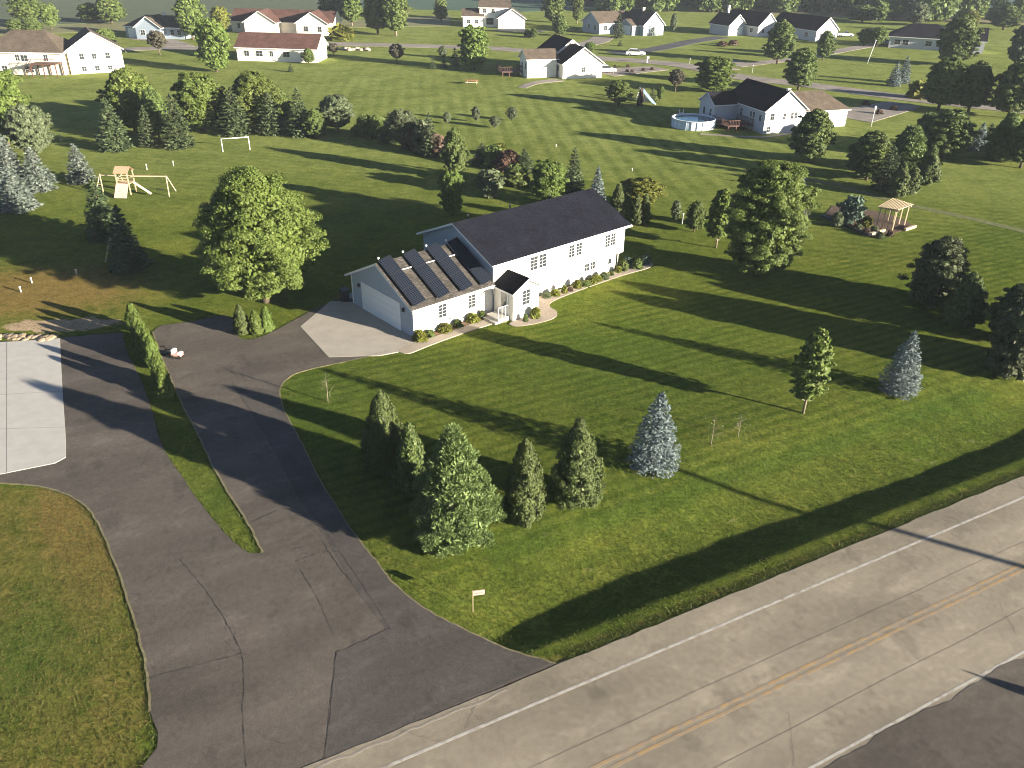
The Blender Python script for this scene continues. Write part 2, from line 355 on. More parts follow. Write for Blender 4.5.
far_lit = sm(62, 120, GY)  # distance mask for the backscatter painted into the lawn colour
left_lawn = [at(*q) for q in [(-260, 478), (45, 488), (75, 499), (112, 556), (140, 640), (150, 712), (140, 800), (-400, 800)]]
dry = np.maximum(dry, .56 * inpoly(GX, GY, left_lawn))
def build_ground():
    ny, nx = SS.shape
    co = np.stack([GX, GY, GZ], -1).reshape(-1, 3).astype(np.float32)
    i = np.arange(nx * ny).reshape(ny, nx)
    q = np.stack([i[:-1, :-1], i[:-1, 1:], i[1:, 1:], i[1:, :-1]], -1).reshape(-1, 4)
    me = bpy.data.meshes.new('ground'); me.vertices.add(len(co)); me.vertices.foreach_set('co', co.ravel())
    me.loops.add(q.size); me.loops.foreach_set('vertex_index', q.ravel().astype(np.int32))
    me.polygons.add(len(q)); me.polygons.foreach_set('loop_start', np.arange(0, q.size, 4, dtype=np.int32)); me.polygons.foreach_set('use_smooth', np.ones(len(q), bool))
    me.update(calc_edges=True)
    for n, a in (('dry', dry), ('lush', lush), ('dirt', dirt), ('mowA', mowA), ('mowB', mowB), ('mowC', mowC), ('far', far_lit)):
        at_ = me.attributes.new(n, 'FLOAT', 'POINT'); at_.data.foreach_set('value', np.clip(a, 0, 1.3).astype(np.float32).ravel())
    me.materials.append(grass_material())
    o = bpy.data.objects.new('ground', me); link(o); tag(o, kind='structure'); return o
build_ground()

def spline(pts, n=6, closed=True):
    out = []; m = len(pts)
    rng = range(m) if closed else range(m - 1)
    for i in rng:
        p0, p1, p2, p3 = [pts[k % m] if closed else pts[min(max(k, 0), m - 1)] for k in (i - 1, i, i + 1, i + 2)]
        for k in range(n):
            t = k / n
            out.append(tuple(.5 * ((2 * b) + (-a + c) * t + (2 * a - 5 * b + 4 * c - d) * t * t + (-a + 3 * b - 3 * c + d) * t ** 3) for a, b, c, d in zip(p0, p1, p2, p3)))
    if not closed: out.append(tuple(pts[-1]))
    return out
def sheet(name, poly, z, m, kind='structure', holes=(), skirt=.12):
    loops = [[Vector((x, y, 0)) for x, y in poly]] + [[Vector((x, y, 0)) for x, y in h] for h in holes]
    allp = [p for l in loops for p in l]; tris = tessellate_polygon(loops)
    b = MB(); b.faces([(p.x, p.y, z) for p in allp], [t for t in tris])
    for l in loops:
        for i in range(len(l)):
            p, q = l[i], l[(i + 1) % len(l)]
            b.poly([(p.x, p.y, z), (q.x, q.y, z), (q.x, q.y, z - skirt), (p.x, p.y, z - skirt)])
    me = b.build(name, m)
    bm = bmesh.new(); bm.from_mesh(me.data); bmesh.ops.recalc_face_normals(bm, faces=bm.faces)
    ups = [f for f in bm.faces if abs(f.normal.z) > .9 and f.normal.z < 0]
    if ups: bmesh.ops.reverse_faces(bm, faces=ups)
    bm.to_mesh(me.data); bm.free()
    if kind: tag(me, kind=kind)
    return me
def wob(pts, amp, seed):
    r = random.Random(seed); return [(x + r.uniform(-amp, amp), y + r.uniform(-amp, amp)) for x, y in pts]
def strip_xy(line, w0, w1=None):
    L, Rr = [], []
    for i, (x, y) in enumerate(line):
        a = line[max(i - 1, 0)]; b = line[min(i + 1, len(line) - 1)]
        dx, dy = b[0] - a[0], b[1] - a[1]; l = math.hypot(dx, dy) or 1
        wd = w0 if w1 is None else w0 + (w1 - w0) * i / (len(line) - 1)
        L.append((x - dy / l * wd / 2, y + dx / l * wd / 2)); Rr.append((x + dy / l * wd / 2, y - dx / l * wd / 2))
    return L + Rr[::-1]

# county road
rnd = random.Random(4)
edge_s = [i * .7 for i in range(-30, 110)]
def jag(s, sd): r = random.Random(int(s * 10) + sd); return r.uniform(-.035, .035)
up = [xy(s, 1.25 + jag(s, 1)) for s in edge_s]; dn = [xy(s, -7.3 + jag(s, 2)) for s in edge_s]
road_poly = [xy(-600, 1.2)] + up + [xy(900, 1.2), xy(900, -7.1)] + dn[::-1] + [xy(-600, -7.1)]
sheet('road', road_poly, .05, M['road'])
LW = 3.42
sheet('road_edge_marking', strip_xy([xy(-300, 0), xy(600, 0)], .12), .054, M['line_white'])
sheet('road_edge_marking', strip_xy([xy(-300, -2 * LW + .1), xy(600, -2 * LW + .1)], .1), .054, M['line_white'])
sheet('road_centre_marking', strip_xy([xy(-300, -LW + .14), xy(600, -LW + .14)], .13), .054, M['line_yellow'])
sheet('road_centre_marking', strip_xy([xy(-300, -LW - .14), xy(600, -LW - .14)], .13), .054, M['line_yellow'])
# side road joining from the bottom right
sheet('side_road', spline([xy(9.5, -7.15)] + [xy(10 + i * .3, -6.90 + .07 * math.sin(i * .31) + .05 * math.sin(i * .83 + 1) + .03 * math.sin(i * 2.1) + jag(i, 5) * .5) for i in range(150)] + [xy(60, -7.0), xy(60, -40), xy(6, -40), xy(8, -16)], 1), .0585, M['side'])
sheet('road_edge_marking', strip_xy([at(985, 772), at(1040, 736)], .1), .05, M['line_white'])

# driveways (one asphalt surface round a grass island)
px = lambda pts: [at(*p) for p in pts]
outer = px([(345, 752), (150, 840)]) + [xy(-14, 1.3)] + px([(142, 768), (150, 712), (148, 680), (140, 640), (128, 600), (112, 556), (95, 518), (75, 499), (45, 488), (0, 483), (-60, 478), (-120, 470), (-130, 330), (-60, 340), (0, 342), (60, 338), (118, 333), (122, 336)])
island_l = [(126, 350), (140, 378), (152, 410), (158, 436), (172, 462), (192, 492), (215, 522), (238, 546), (252, 554)]
island_r = [(263, 553), (258, 543), (246, 520), (228, 492), (212, 465), (198, 435), (184, 408), (172, 382), (162, 358), (153, 332)]
right = [(160, 326), (190, 322), (222, 316), (235, 322), (240, 338), (262, 337), (306, 314), (322, 306), (352, 300), (420, 338), (405, 344), (385, 352), (345, 362), (308, 370), (290, 377), (280, 390), (284, 410), (300, 440), (318, 476), (332, 500), (350, 528), (372, 556), (396, 586), (430, 612), (470, 632), (510, 650), (556, 664)]
def soft(pts, n=5): return spline(px(pts), n, closed=False)
drive_poly = spline(outer, 4, False)[:-1] + soft(island_l) + soft(island_r) + soft(right)
drive_poly = [p for i, p in enumerate(drive_poly) if i == 0 or math.hypot(p[0] - drive_poly[i - 1][0], p[1] - drive_poly[i - 1][1]) > .05]
drive_poly = wob(drive_poly, .035, 3)
drive_poly = drive_poly + [xy(5.3, 1.3), xy(5, .9), xy(-9, .9)]
DRIVE = sheet('driveway', drive_poly, .036, M['asphalt'])
patch = px([(324, 764), (330, 700), (336, 655), (354, 645), (386, 630), (352, 585), (330, 545), (300, 500), (262, 430), (232, 385), (280, 392), (284, 410), (300, 440), (318, 476), (332, 500), (350, 528), (372, 556), (396, 586), (430, 612), (470, 632), (510, 650), (550, 664), (440, 712)])
sheet('driveway_overlay', patch, .040, M['asphalt_new'])
PAD = px([(-80, 345), (0, 343), (60, 339), (62, 380), (66, 440), (66, 458), (55, 464), (0, 475), (-80, 488)])
sheet('concrete_pad', PAD, .06, M['concrete'])
for a, b in (((7, 343), (7, 474)), ((-80, 400), (63, 392)), ((-80, 432), (65, 428))):
    sheet('pad_joint', strip_xy([at(*a), at(*b)], .035), .0645, mat('joint_grey', (.24, .23, .21), .9))
# cracks and tar seams
def crack(pts, w=.05, m='tar', z=.0445, seed=0):
    q = spline(px(pts), 10, False); q = wob(q, w * 1.1, seed); r = random.Random(seed + 90); L, Rr = [], []
    for i, (x, y) in enumerate(q):
        a = q[max(i - 1, 0)]; b = q[min(i + 1, len(q) - 1)]; dx, dy = b[0] - a[0], b[1] - a[1]; l = math.hypot(dx, dy) or 1; ww = w * r.choice([.25, .5, .8, 1.2])
        L.append((x - dy / l * ww / 2, y + dx / l * ww / 2)); Rr.append((x + dy / l * ww / 2, y - dx / l * ww / 2))
    return L + Rr[::-1]
crk = MB()
for k, (pts, wd) in enumerate([([(248, 524), (275, 512), (304, 500)], .06), ([(304, 500), (326, 532), (345, 560), (372, 600), (390, 630)], .045), ([(255, 556), (285, 552), (322, 541)], .04), ([(296, 562), (320, 553), (338, 552)], .05),
        ([(322, 541), (334, 560), (352, 584)], .06), ([(336, 653), (362, 642), (390, 629)], .07), ([(323, 768), (330, 715), (336, 653)], .05), ([(262, 337), (285, 352), (303, 370)], .035), ([(140, 680), (190, 668), (242, 654)], .04),
        ([(180, 560), (205, 590), (228, 625), (243, 660), (243, 720), (247, 768)], .05), ([(300, 570), (318, 600), (332, 632)], .04), ([(232, 383), (262, 428), (300, 500)], .035), ([(232, 480), (262, 470), (310, 458)], .03),
        ([(170, 372), (200, 380), (240, 395), (262, 402)], .03)]):
    pl = crack(pts, wd * .55, seed=k)
    n = len(pl) // 2
    for i in range(n - 1): crk.poly([(*pl[i], .0445), (*pl[2 * n - 1 - i], .0445), (*pl[2 * n - 2 - i], .0445), (*pl[i + 1], .0445)][::-1])
for k, (s0, t0, s1, t1) in enumerate([(1, 1.2, 2.4, -.2), (4.2, 1.2, 3.2, .2), (15.5, -3.1, 14.9, -.6), (14.5, -4.6, 13, -6.4), (20, 1.2, 20.5, .1), (27, -4.6, 26, -6.0), (31, 1.1, 30.6, -.9), (-1, -2.3, 60, -2.25), (8, -5.2, 60, -5.1), (9, 1.1, 9.4, .3)]):
    q = [xy(s0 + (s1 - s0) * i / 24, t0 + (t1 - t0) * i / 24) for i in range(25)]; q = wob(q, .06 if k not in (7, 8) else .03, 40 + k); pl = strip_xy(q, .013); n = 25
    for i in range(n - 1): crk.poly([(*pl[i], .0552), (*pl[2 * n - 1 - i], .0552), (*pl[2 * n - 2 - i], .0552), (*pl[i + 1], .0552)][::-1], 1)
rb = random.Random(77)
for k in range(38):
    cx_, cy_ = rb.choice([(rb.uniform(180, 420), rb.uniform(500, 740)), (rb.uniform(150, 300), rb.uniform(330, 480)), (rb.uniform(90, 240), rb.uniform(420, 700))])
    a = rb.uniform(0, 3.1); pts_ = [(cx_, cy_)]
    for j in range(rb.randint(2, 4)): a += rb.uniform(-.7, .7); pts_.append((pts_[-1][0] + math.cos(a) * 9, pts_[-1][1] + math.sin(a) * 6))
    pl = crack(pts_, .018, seed=200 + k); n = len(pl) // 2
    if not all(inpoly(np.array([q[0]]), np.array([q[1]]), drive_poly)[0] for q in pl[::6]): continue
    for i in range(n - 1): crk.poly([(*pl[i], .0447), (*pl[2 * n - 1 - i], .0447), (*pl[2 * n - 2 - i], .0447), (*pl[i + 1], .0447)][::-1])
tag(crk.build('asphalt_cracks', [mat('crack_fill', (.045, .040, .037), .9), mat('road_crack', (.125, .108, .088), .9)]), kind='structure')
eg = mat('dead_grass_edge', (.13, .115, .06), .95, col2=(.25, .215, .12), nscale=5)
for nm_, ln_, wd_ in (('driveway_edge', soft(island_r, 6), .10), ('driveway_edge', spline(px([(150, 712), (148, 680), (140, 640), (128, 600), (112, 556), (95, 518), (75, 499), (45, 488), (0, 483)]), 6, False), .09), ('driveway_edge', soft(right[12:], 6), .07)):
    sheet(nm_, strip_xy(wob(ln_, .03, 21), wd_), .0415, eg)
# broken asphalt lip between drive and road, seam of pale grit
sheet('driveway_seam', strip_xy(wob([xy(-9 + i * .45, 1.02) for i in range(33)], .06, 9), .09), .0555, mat('pale_grit', (.26, .23, .19), .95, var=.2, nscale=9))

# ---------- house apron, walk, beds
HAZ = .838; HO = (-7.1, 52.2); HS, HC = math.sin(HAZ), math.cos(HAZ)
def hp(u, v): return (HO[0] + u * HS - v * HC, HO[1] + u * HC + v * HS)
sheet('driveway_apron', [hp(.03, -.5), hp(.03, 8.3), hp(-1.2, 9.6), hp(-5.3, 6.9), hp(-6.2, 1.3), hp(-3.4, -.7), hp(-1.6, -1.2)], .05, mat('apron_concrete', (.37, .335, .28), .9, var=.1, nscale=1, bump=.003))
sheet('front_walk', spline([hp(-1.9, -.75), hp(0, -.72), hp(3, -.72), hp(6.0, -.8), hp(7.0, -1.2), hp(7.0, -2.1), hp(6.2, -1.75), hp(3, -1.6), hp(0, -1.65), hp(-1.7, -1.7)], 4), .056, mat('walk_concrete', (.34, .29, .23), .9, var=.1, nscale=1))
sheet('planting_bed', [hp(.2, -.02), hp(7.3, -.02), hp(7.2, -.7), hp(.2, -.68)], .03, M['mulch'])
sheet('stone_bed', spline([hp(7.2, -2.35), hp(10.1, -2.35), hp(10.15, -.2), hp(14, -.2), hp(21.8, -.25), hp(24.6, -.1), hp(25.2, -1.0), hp(24, -1.6), hp(21, -1.35), hp(16, -1.3), hp(12.6, -1.5), hp(11.5, -2.1), hp(11.2, -3.2), hp(10.2, -3.9), hp(8.4, -3.7), hp(7.0, -3.1)], 4), .045, M['stone'])
sheet('back_patio', [hp(.4, 8.4), hp(7, 8.4), hp(7, 10.0), hp(.2, 10.0)], .04, mat('patio_grey', (.3, .29, .27), .9, var=.1))

# far roads and drives
def farstrip(name, pts, w0, w1=None, m='farroad', z=.05):
    return sheet(name, strip_xy(soft(pts, 4), w0, w1), z, M[m])
farstrip('village_road', [(240, 44), (300, 43.5), (360, 44.5), (440, 46.5), (500, 49), (560, 54), (600, 58.5), (640, 61), (690, 66.5), (740, 77), (800, 84), (860, 92), (940, 102), (1100, 118)], 6.5)
farstrip('village_lane', [(735, 66), (760, 63), (800, 58), (850, 49), (872, 45)], 4)
farstrip('house_driveway', [(730, 70), (712, 63), (740, 61.5)], 5, z=.055)
farstrip('house_driveway', [(600, 73.5), (630, 70.5), (660, 68)], 9, 6, z=.056)
farstrip('asphalt_lane', [(612, 53), (650, 50), (690, 42), (722, 37)], 5, m='fardark', z=.054)
farstrip('house_driveway', [(604, 37), (595, 42), (575, 46)], 6, z=.052)
farstrip('house_driveway', [(845, 118), (880, 110), (905, 104)], 9, 6, z=.056)
farstrip('house_driveway', [(115, 50), (150, 48.5), (185, 48), (215, 50)], 6, z=.05)
farstrip('house_driveway', [(138, 38), (165, 41), (182, 47)], 6, z=.054)
farstrip('house_driveway', [(240, 33), (262, 33), (285, 38)], 8, z=.052)
farstrip('garden_path', [(522, 88), (535, 83), (560, 80)], 1.6, 3, z=.05)
farstrip('house_driveway', [(500, 31), (515, 30), (540, 32)], 7, m='fardark', z=.05)
farstrip('garden_path', [(700, 134), (765, 137), (815, 128)], .8, z=.05)
farstrip('grass_swale', [(780, 174), (840, 186), (900, 203), (960, 216), (1060, 240)], 1.2, m='farroad', z=.012).data.materials[0] = mat('pale_dry_grass', (.12, .13, .045), .95, var=.4, nscale=2, bump=.05, bscale=8)
# crops
def crop(name, pts, c1, c2, rot=0, z=.06):
    m = mat(name + '_mat', c1, .95, col2=c2, nscale=.05, stretch=(1, 6, 1), bump=.3, bscale=.8); sheet(name, px(pts), z, m, skirt=.3)
crop('crop_field', [(-500, 22), (0, 27), (120, 22), (260, 22), (345, 20), (345, -40), (-500, -45)], (.060, .080, .035), (.085, .10, .05))
crop('stubble_field', [(-500, 32), (0, 35), (130, 31), (270, 29), (450, 26), (450, 15), (345, 20.5), (260, 22.5), (120, 22.5), (0, 27.5), (-500, 22.5)], (.14, .15, .06), (.20, .19, .085), z=.05)
crop('crop_field', [(346, 8), (520, 12), (700, 6), (1400, 24), (1600, -35), (346, -45)], (.035, .075, .045), (.05, .10, .055))
crop('stubble_field', [(690, 12), (840, 18), (1000, 24), (1400, 34), (1400, 25), (1000, 15), (700, 7)], (.16, .15, .06), (.24, .20, .09), z=.05)

# ------------------------------------------------------------------ foliage
def leaf_object(name, P_, N_, T_, size, asp, m, parent=None):
    n = len(P_); size = np.broadcast_to(size, (n,))[:, None]
    T_ = T_ - N_ * np.sum(T_ * N_, 1, keepdims=True); T_ /= np.linalg.norm(T_, axis=1, keepdims=True) + 1e-9
    B_ = np.cross(N_, T_)
    co = np.stack([P_ - T_ * size * .5, P_ + B_ * size * .5 * asp, P_ + T_ * size * .5 + N_ * size * .12, P_ - B_ * size * .5 * asp], 1).reshape(-1, 3).astype(np.float32)
    me = bpy.data.meshes.new(name); me.vertices.add(4 * n); me.vertices.foreach_set('co', co.ravel())
    me.loops.add(4 * n); me.loops.foreach_set('vertex_index', np.arange(4 * n, dtype=np.int32))
    me.polygons.add(n); me.polygons.foreach_set('loop_start', np.arange(0, 4 * n, 4, dtype=np.int32))
    me.update(calc_edges=True); me.materials.append(m)
    return me
def unit(a): return a / (np.linalg.norm(a, axis=1, keepdims=True) + 1e-9)
PROF = {
 'round': lambda t: np.sqrt(np.clip(1 - (2 * t - 1) ** 2, 0, 1)),
 'broad': lambda t: np.clip(np.sin(np.pi * np.clip(t, 0, 1) ** .75), 0, 1) ** .6,
 'ovoid': lambda t: np.clip(np.sin(np.pi * (t * .9 + .1) ** .8), 0, 1) ** .55,
 'barrel': lambda t: np.clip(1 - np.abs(2 * t - 1.0) ** 3.2, 0, 1) ** .5,
 'cone': lambda t: np.clip(1 - t, 0, 1) ** .8 * np.clip(t * 9 + .35, 0, 1),
 'flame': lambda t: np.clip(1 - t ** 2.3, 0, 1) ** .75 * np.clip(t * 5 + .55, 0, 1),
 'pinef': lambda t: np.clip(1 - t ** 1.9, 0, 1) ** .85 * np.clip(t * 3.2 + .62, 0, 1),
 'dome': lambda t: np.sqrt(np.clip(1 - t ** 2, 0, 1)),
}
def clumpy(seed, h, w, base, prof, nc, nl, leaf, rc=(.16, .30), deep=.5, needle=False, vert=0.0, asp=.7, spread=.5, outw=.45):
    r = np.random.default_rng(seed); Rr = w / 2; hc = h * (1 - base); pf = PROF[prof]
    t = r.random(nc * 6); keep = r.random(nc * 6) < pf(t) ** 1.3 + .05; t = t[keep][:nc]; nc = len(t)
    a = r.random(nc) * 2 * np.pi; fr = deep + (1 - deep) * r.random(nc) ** .6
    crad = Rr * (rc[0] + (rc[1] - rc[0]) * r.random(nc)); crad = np.minimum(crad, Rr * pf(t) + .15 * Rr)
    rad = np.maximum(Rr * pf(t) * (.86 + .24 * r.random(nc)) - crad * .75, 0) * fr
    lob = 1 + .08 * np.sin(3 * a + seed) + .09 * np.sin(5 * a + 9 * t + seed * 2)
    zc = h * base + hc * t; zc = np.clip(zc, h * base + crad * .5, h - crad * .8)
    C = np.stack([np.cos(a) * rad * lob, np.sin(a) * rad * lob, zc], 1)
    wgt = crad ** 1.6; k = r.choice(nc, nl, p=wgt / wgt.sum())
    d = unit(r.normal(size=(nl, 3))); d[:, 2] = np.abs(d[:, 2]) * .6 + d[:, 2] * .4; 
    rr = crad[k] * (r.random(nl) ** spread); sc = np.array([1, 1, .85 + vert])
    Pp = C[k] + d * rr[:, None] * sc
    nco = int(nl * .16); tt = r.random(nco) * .86; ac = r.random(nco) * 6.283; rc_ = Rr * pf(tt) * .74 * np.sqrt(r.random(nco))
    Pp[:nco] = np.stack([np.cos(ac) * rc_, np.sin(ac) * rc_, h * base + hc * (tt + .03)], 1)
    out = unit(Pp * np.array([1, 1, 0]) + 1e-6)
    Nn = unit(d * .55 + out * outw + np.array([0, 0, .35]) + r.normal(size=(nl, 3)) * .45)
    if needle: T_ = unit(d + r.normal(size=(nl, 3)) * .35 + np.array([0, 0, .5])); Nn = unit(np.cross(T_, r.normal(size=(nl, 3))))
    elif vert: T_ = unit(np.array([[0, 0, 1.0]]) + r.normal(size=(nl, 3)) * .3); Nn = unit(out + d * .5 + r.normal(size=(nl, 3)) * .45)
    else: T_ = unit(r.normal(size=(nl, 3)))
    sz = leaf * (.6 + .8 * r.random(nl)); sz[:nco] *= 2.3
    return Pp, Nn, T_, sz, asp, C
def spruce(seed, h, w, base=.03, layers=16, per=9, tw=34, leaf=.2, dens=.9):
    r = np.random.default_rng(seed); Pp, Nn, T_ = [], [], []
    for i in range(layers):
        t = (i + .15 * r.random()) / layers; L0 = w / 2 * (1 - t) ** .78 * (1 if t > .08 else .86) + .03 * w
        n = max(4, int(per * (1 - .45 * t))); ph = r.random() * 6.28
        for j in range(n):
            a = ph + 2 * np.pi * j / n + r.normal() * .12; L = L0 * (.86 + .26 * r.random()); m = int(tw * (L / (w / 2)) * dens) + 6
            f = r.random(m) ** .65; side = r.normal(size=m) * .5 * L * (.28 + .2 * (1 - f)); ca, sa = math.cos(a), math.sin(a)
            x = f * L; z = h * (base + (1 - base) * t) - x * .22 + .42 * x * x / max(L, .1) * .55 + r.normal(size=m) * .035 * h / layers * 3 - np.abs(side) * .2
            Pp.append(np.stack([x * ca - side * sa, x * sa + side * ca, z], 1))
            dirv = np.stack([ca * np.ones(m) - sa * side / L * 1.4, sa * np.ones(m) + ca * side / L * 1.4, .1 + .3 * f], 1)
            T_.append(unit(dirv + r.normal(size=(m, 3)) * .25)); Nn.append(unit(np.array([[ca * .5, sa * .5, .8]]) + r.normal(size=(m, 3)) * .4))
    m = 40; z = h * (1 - .1 * r.random(m)); Pp.append(np.stack([r.normal(size=m) * .02 * w, r.normal(size=m) * .02 * w, z], 1)); T_.append(unit(np.array([[0, 0, 1.]]) + r.normal(size=(m, 3)) * .4)); Nn.append(unit(r.normal(size=(m, 3)) + .01))
    Pp, Nn, T_ = map(np.concatenate, (Pp, Nn, T_))
    return Pp, Nn, T_, leaf * (.6 + .8 * r.random(len(Pp))), .45, None

L = {
 'maple': leafmat('maple_leaves', (.068, .102, .016), (.140, .175, .038), .28, (.21, .24, .08)),
 'dense': leafmat('elm_leaves', (.078, .124, .020), (.152, .205, .046), .3, (.21, .25, .09)),
 'dark': leafmat('dark_leaves', (.060, .092, .022), (.126, .162, .042), .24, (.12, .14, .05)),
 'light': leafmat('light_leaves', (.09, .13, .030), (.14, .18, .045), .3),
 'yellow': leafmat('yellow_leaves', (.11, .13, .020), (.18, .18, .035), .3),
 'jun': leafmat('juniper_leaves', (.035, .050, .018), (.075, .090, .032), .12, (.12, .13, .06)),
 'pine': leafmat('pine_needles', (.092, .140, .042), (.170, .230, .075), .22, (.24, .28, .14)),
 'arb': leafmat('arborvitae_scales', (.042, .062, .018), (.095, .122, .034), .12, (.16, .17, .07)),
 'hedge': leafmat('cedar_hedge_scales', (.065, .100, .018), (.120, .155, .035), .2),
 'spruce': leafmat('spruce_needles', (.042, .062, .026), (.080, .105, .044), .12),
 'blue': leafmat('blue_spruce_needles', (.075, .105, .105), (.155, .195, .19), .08, (.24, .28, .27)),
 'olive': leafmat('olive_leaves', (.070, .092, .042), (.125, .148, .075), .2),
 'silver': leafmat('silver_spruce_needles', (.080, .100, .082), (.150, .175, .145), .08, (.22, .24, .21)),
 'purple': leafmat('purple_leaves', (.055, .05, .035), (.09, .08, .05), .15),
 'redbush': leafmat('red_leaves', (.065, .045, .030), (.11, .065, .042), .15),
 'teal': leafmat('silver_green_leaves', (.06, .10, .07), (.10, .15, .10), .15),
}
# kind: (crown generator, nominal height, nominal width, trunk fraction, bark)
def crown_mesh(kind, seed, h, w, lod):
    n = {'hero': 1.0, 'mid': .42, 'far': .17}[lod]; ls = {'hero': 1.0, 'mid': 1.45, 'far': 2.1}[lod]
    if kind in ('maple', 'dense', 'light', 'yellow', 'dark', 'olive', 'purple', 'willow', 'young'):
        pr = {'maple': 'broad', 'dense': 'barrel', 'young': 'ovoid', 'willow': 'barrel', 'dark': 'ovoid'}.get(kind, 'round')
        base = {'maple': .07, 'dense': .04, 'young': .20, 'willow': .10, 'purple': .30, 'light': .12}.get(kind, .12)
        area = w * h; nl = int(n * min(150000, 2300 * area + 6000)); leaf = .138 * ls * (1 if h > 4 else .75)
        nc = int((330 if lod == 'hero' else 170 if lod == 'mid' else 90))
        if kind == 'young': nc, nl = 80, 8000
        d = clumpy(seed, h, w, base, pr, nc, nl, leaf, rc=(.09, .19), deep=.55, spread=.42)
        mt = L.get({'willow': 'light', 'young': 'dense'}.get(kind, kind), L['maple'])
    elif kind == 'pine':
        d = clumpy(seed, h, w, .0, 'pinef', int(230 * max(n, .35)), int(n * 90000), .165 * ls, rc=(.12, .22), deep=.6, needle=True, asp=.26); mt = L['pine']
    elif kind == 'jun':
        d = clumpy(seed, h, w, .03, 'ovoid', int(200 * max(n, .35)), int(n * 42000), .17 * ls, rc=(.12, .22), deep=.65, asp=.5); mt = L['jun']
    elif kind in ('arb', 'hedge'):
        d = clumpy(seed, h, w, .0, 'flame', int(260 * max(n, .3)), int(n * 62000), .105 * ls, rc=(.13, .26), deep=.8, vert=.6, asp=.6); mt = L[kind]
    elif kind in ('bush', 'redbush', 'teal', 'oliveb', 'yellowb'):
        d = clumpy(seed, h, w, .0, 'dome', int(60 * max(n, .4)), int(n * 5200) + 200, .13 * ls, rc=(.2, .34), deep=.5, asp=.7); mt = {'bush': L['dark'], 'redbush': L['redbush'], 'teal': L['teal'], 'oliveb': L['olive'], 'yellowb': L['yellow']}[kind]
    else:
        ly = {'hero': 19, 'mid': 13, 'far': 9}[lod]; d = spruce(seed, h, w, .04, ly, {'hero': 11, 'mid': 9, 'far': 7}[lod], {'hero': 90, 'mid': 48, 'far': 26}[lod], .26 * ls * (.72 if lod == 'hero' else 1) * max(.7, h / 6)); mt = L[kind if kind in ('blue', 'silver') else 'spruce']
    me = leaf_object('crown', d[0], d[1], d[2], d[3], d[4], mt)
    return me, d[5], mt
def trunk_mesh(kind, seed, h, w, C):
    r = random.Random(seed); b = MB(); r0 = max(.05, .017 * h + .01 * w) * (.6 if kind == 'young' else 1)
    if kind in ('spruce', 'blue', 'silver', 'pine', 'jun', 'arb', 'hedge'):
        b.tube([(0, 0, -.05), (0, 0, h * .5), (0, 0, h * .93)], [r0, r0 * .6, r0 * .15], 7)
    else:
        tp = (r.uniform(-.04, .04) * w, r.uniform(-.04, .04) * w)
        b.tube([(0, 0, -.05), (tp[0] * .3, tp[1] * .3, h * .22), (tp[0], tp[1], h * .5), (tp[0], tp[1], h * .85)], [r0 * 1.25, r0, r0 * .6, r0 * .15], 8)
        if C is not None:
            for k in r.sample(range(len(C)), min(14, len(C))):
                c = Vector(C[k]); z0 = max(h * .12, c.z * .55); s = Vector((tp[0] * .5, tp[1] * .5, z0)); mid = s.lerp(c, .5) + Vector((0, 0, -.04 * h))
                b.tube([s, mid, c], [r0 * .5, r0 * .3, r0 * .08], 5, cap=False)
    me = b.build('trunk', M['bark_light'] if kind in ('young', 'willow') else M['bark']); d = me.data; bpy.data.objects.remove(me); return d
CACHE = {}
NAMES = {'maple': 'maple_tree', 'dense': 'shade_tree', 'light': 'deciduous_tree', 'yellow': 'deciduous_tree', 'dark': 'deciduous_tree', 'olive': 'deciduous_tree', 'purple': 'ornamental_tree', 'willow': 'willow_tree', 'young': 'young_tree',
         'pine': 'pine_tree', 'arb': 'arborvitae', 'jun': 'conifer', 'hedge': 'cedar_shrub', 'spruce': 'spruce_tree', 'blue': 'blue_spruce', 'silver': 'blue_spruce', 'bush': 'bush', 'redbush': 'bush', 'teal': 'bush', 'oliveb': 'bush', 'yellowb': 'bush'}
NOM = {'maple': (9, 8), 'dense': (9, 7.5), 'light': (8, 6), 'yellow': (7, 6), 'dark': (8, 6.5), 'olive': (6, 6), 'purple': (5, 4.5), 'willow': (12, 9), 'young': (5, 2.4), 'pine': (6, 4.5), 'arb': (4.6, 2.4), 'jun': (6, 5), 'hedge': (2.6, 1.3),
       'spruce': (6.5, 4), 'blue': (4.4, 2.6), 'silver': (4.4, 2.8), 'bush': (1.4, 1.8), 'redbush': (1.4, 1.8), 'teal': (2.0, 3), 'oliveb': (1.2, 1.4), 'yellowb': (.8, .9)}
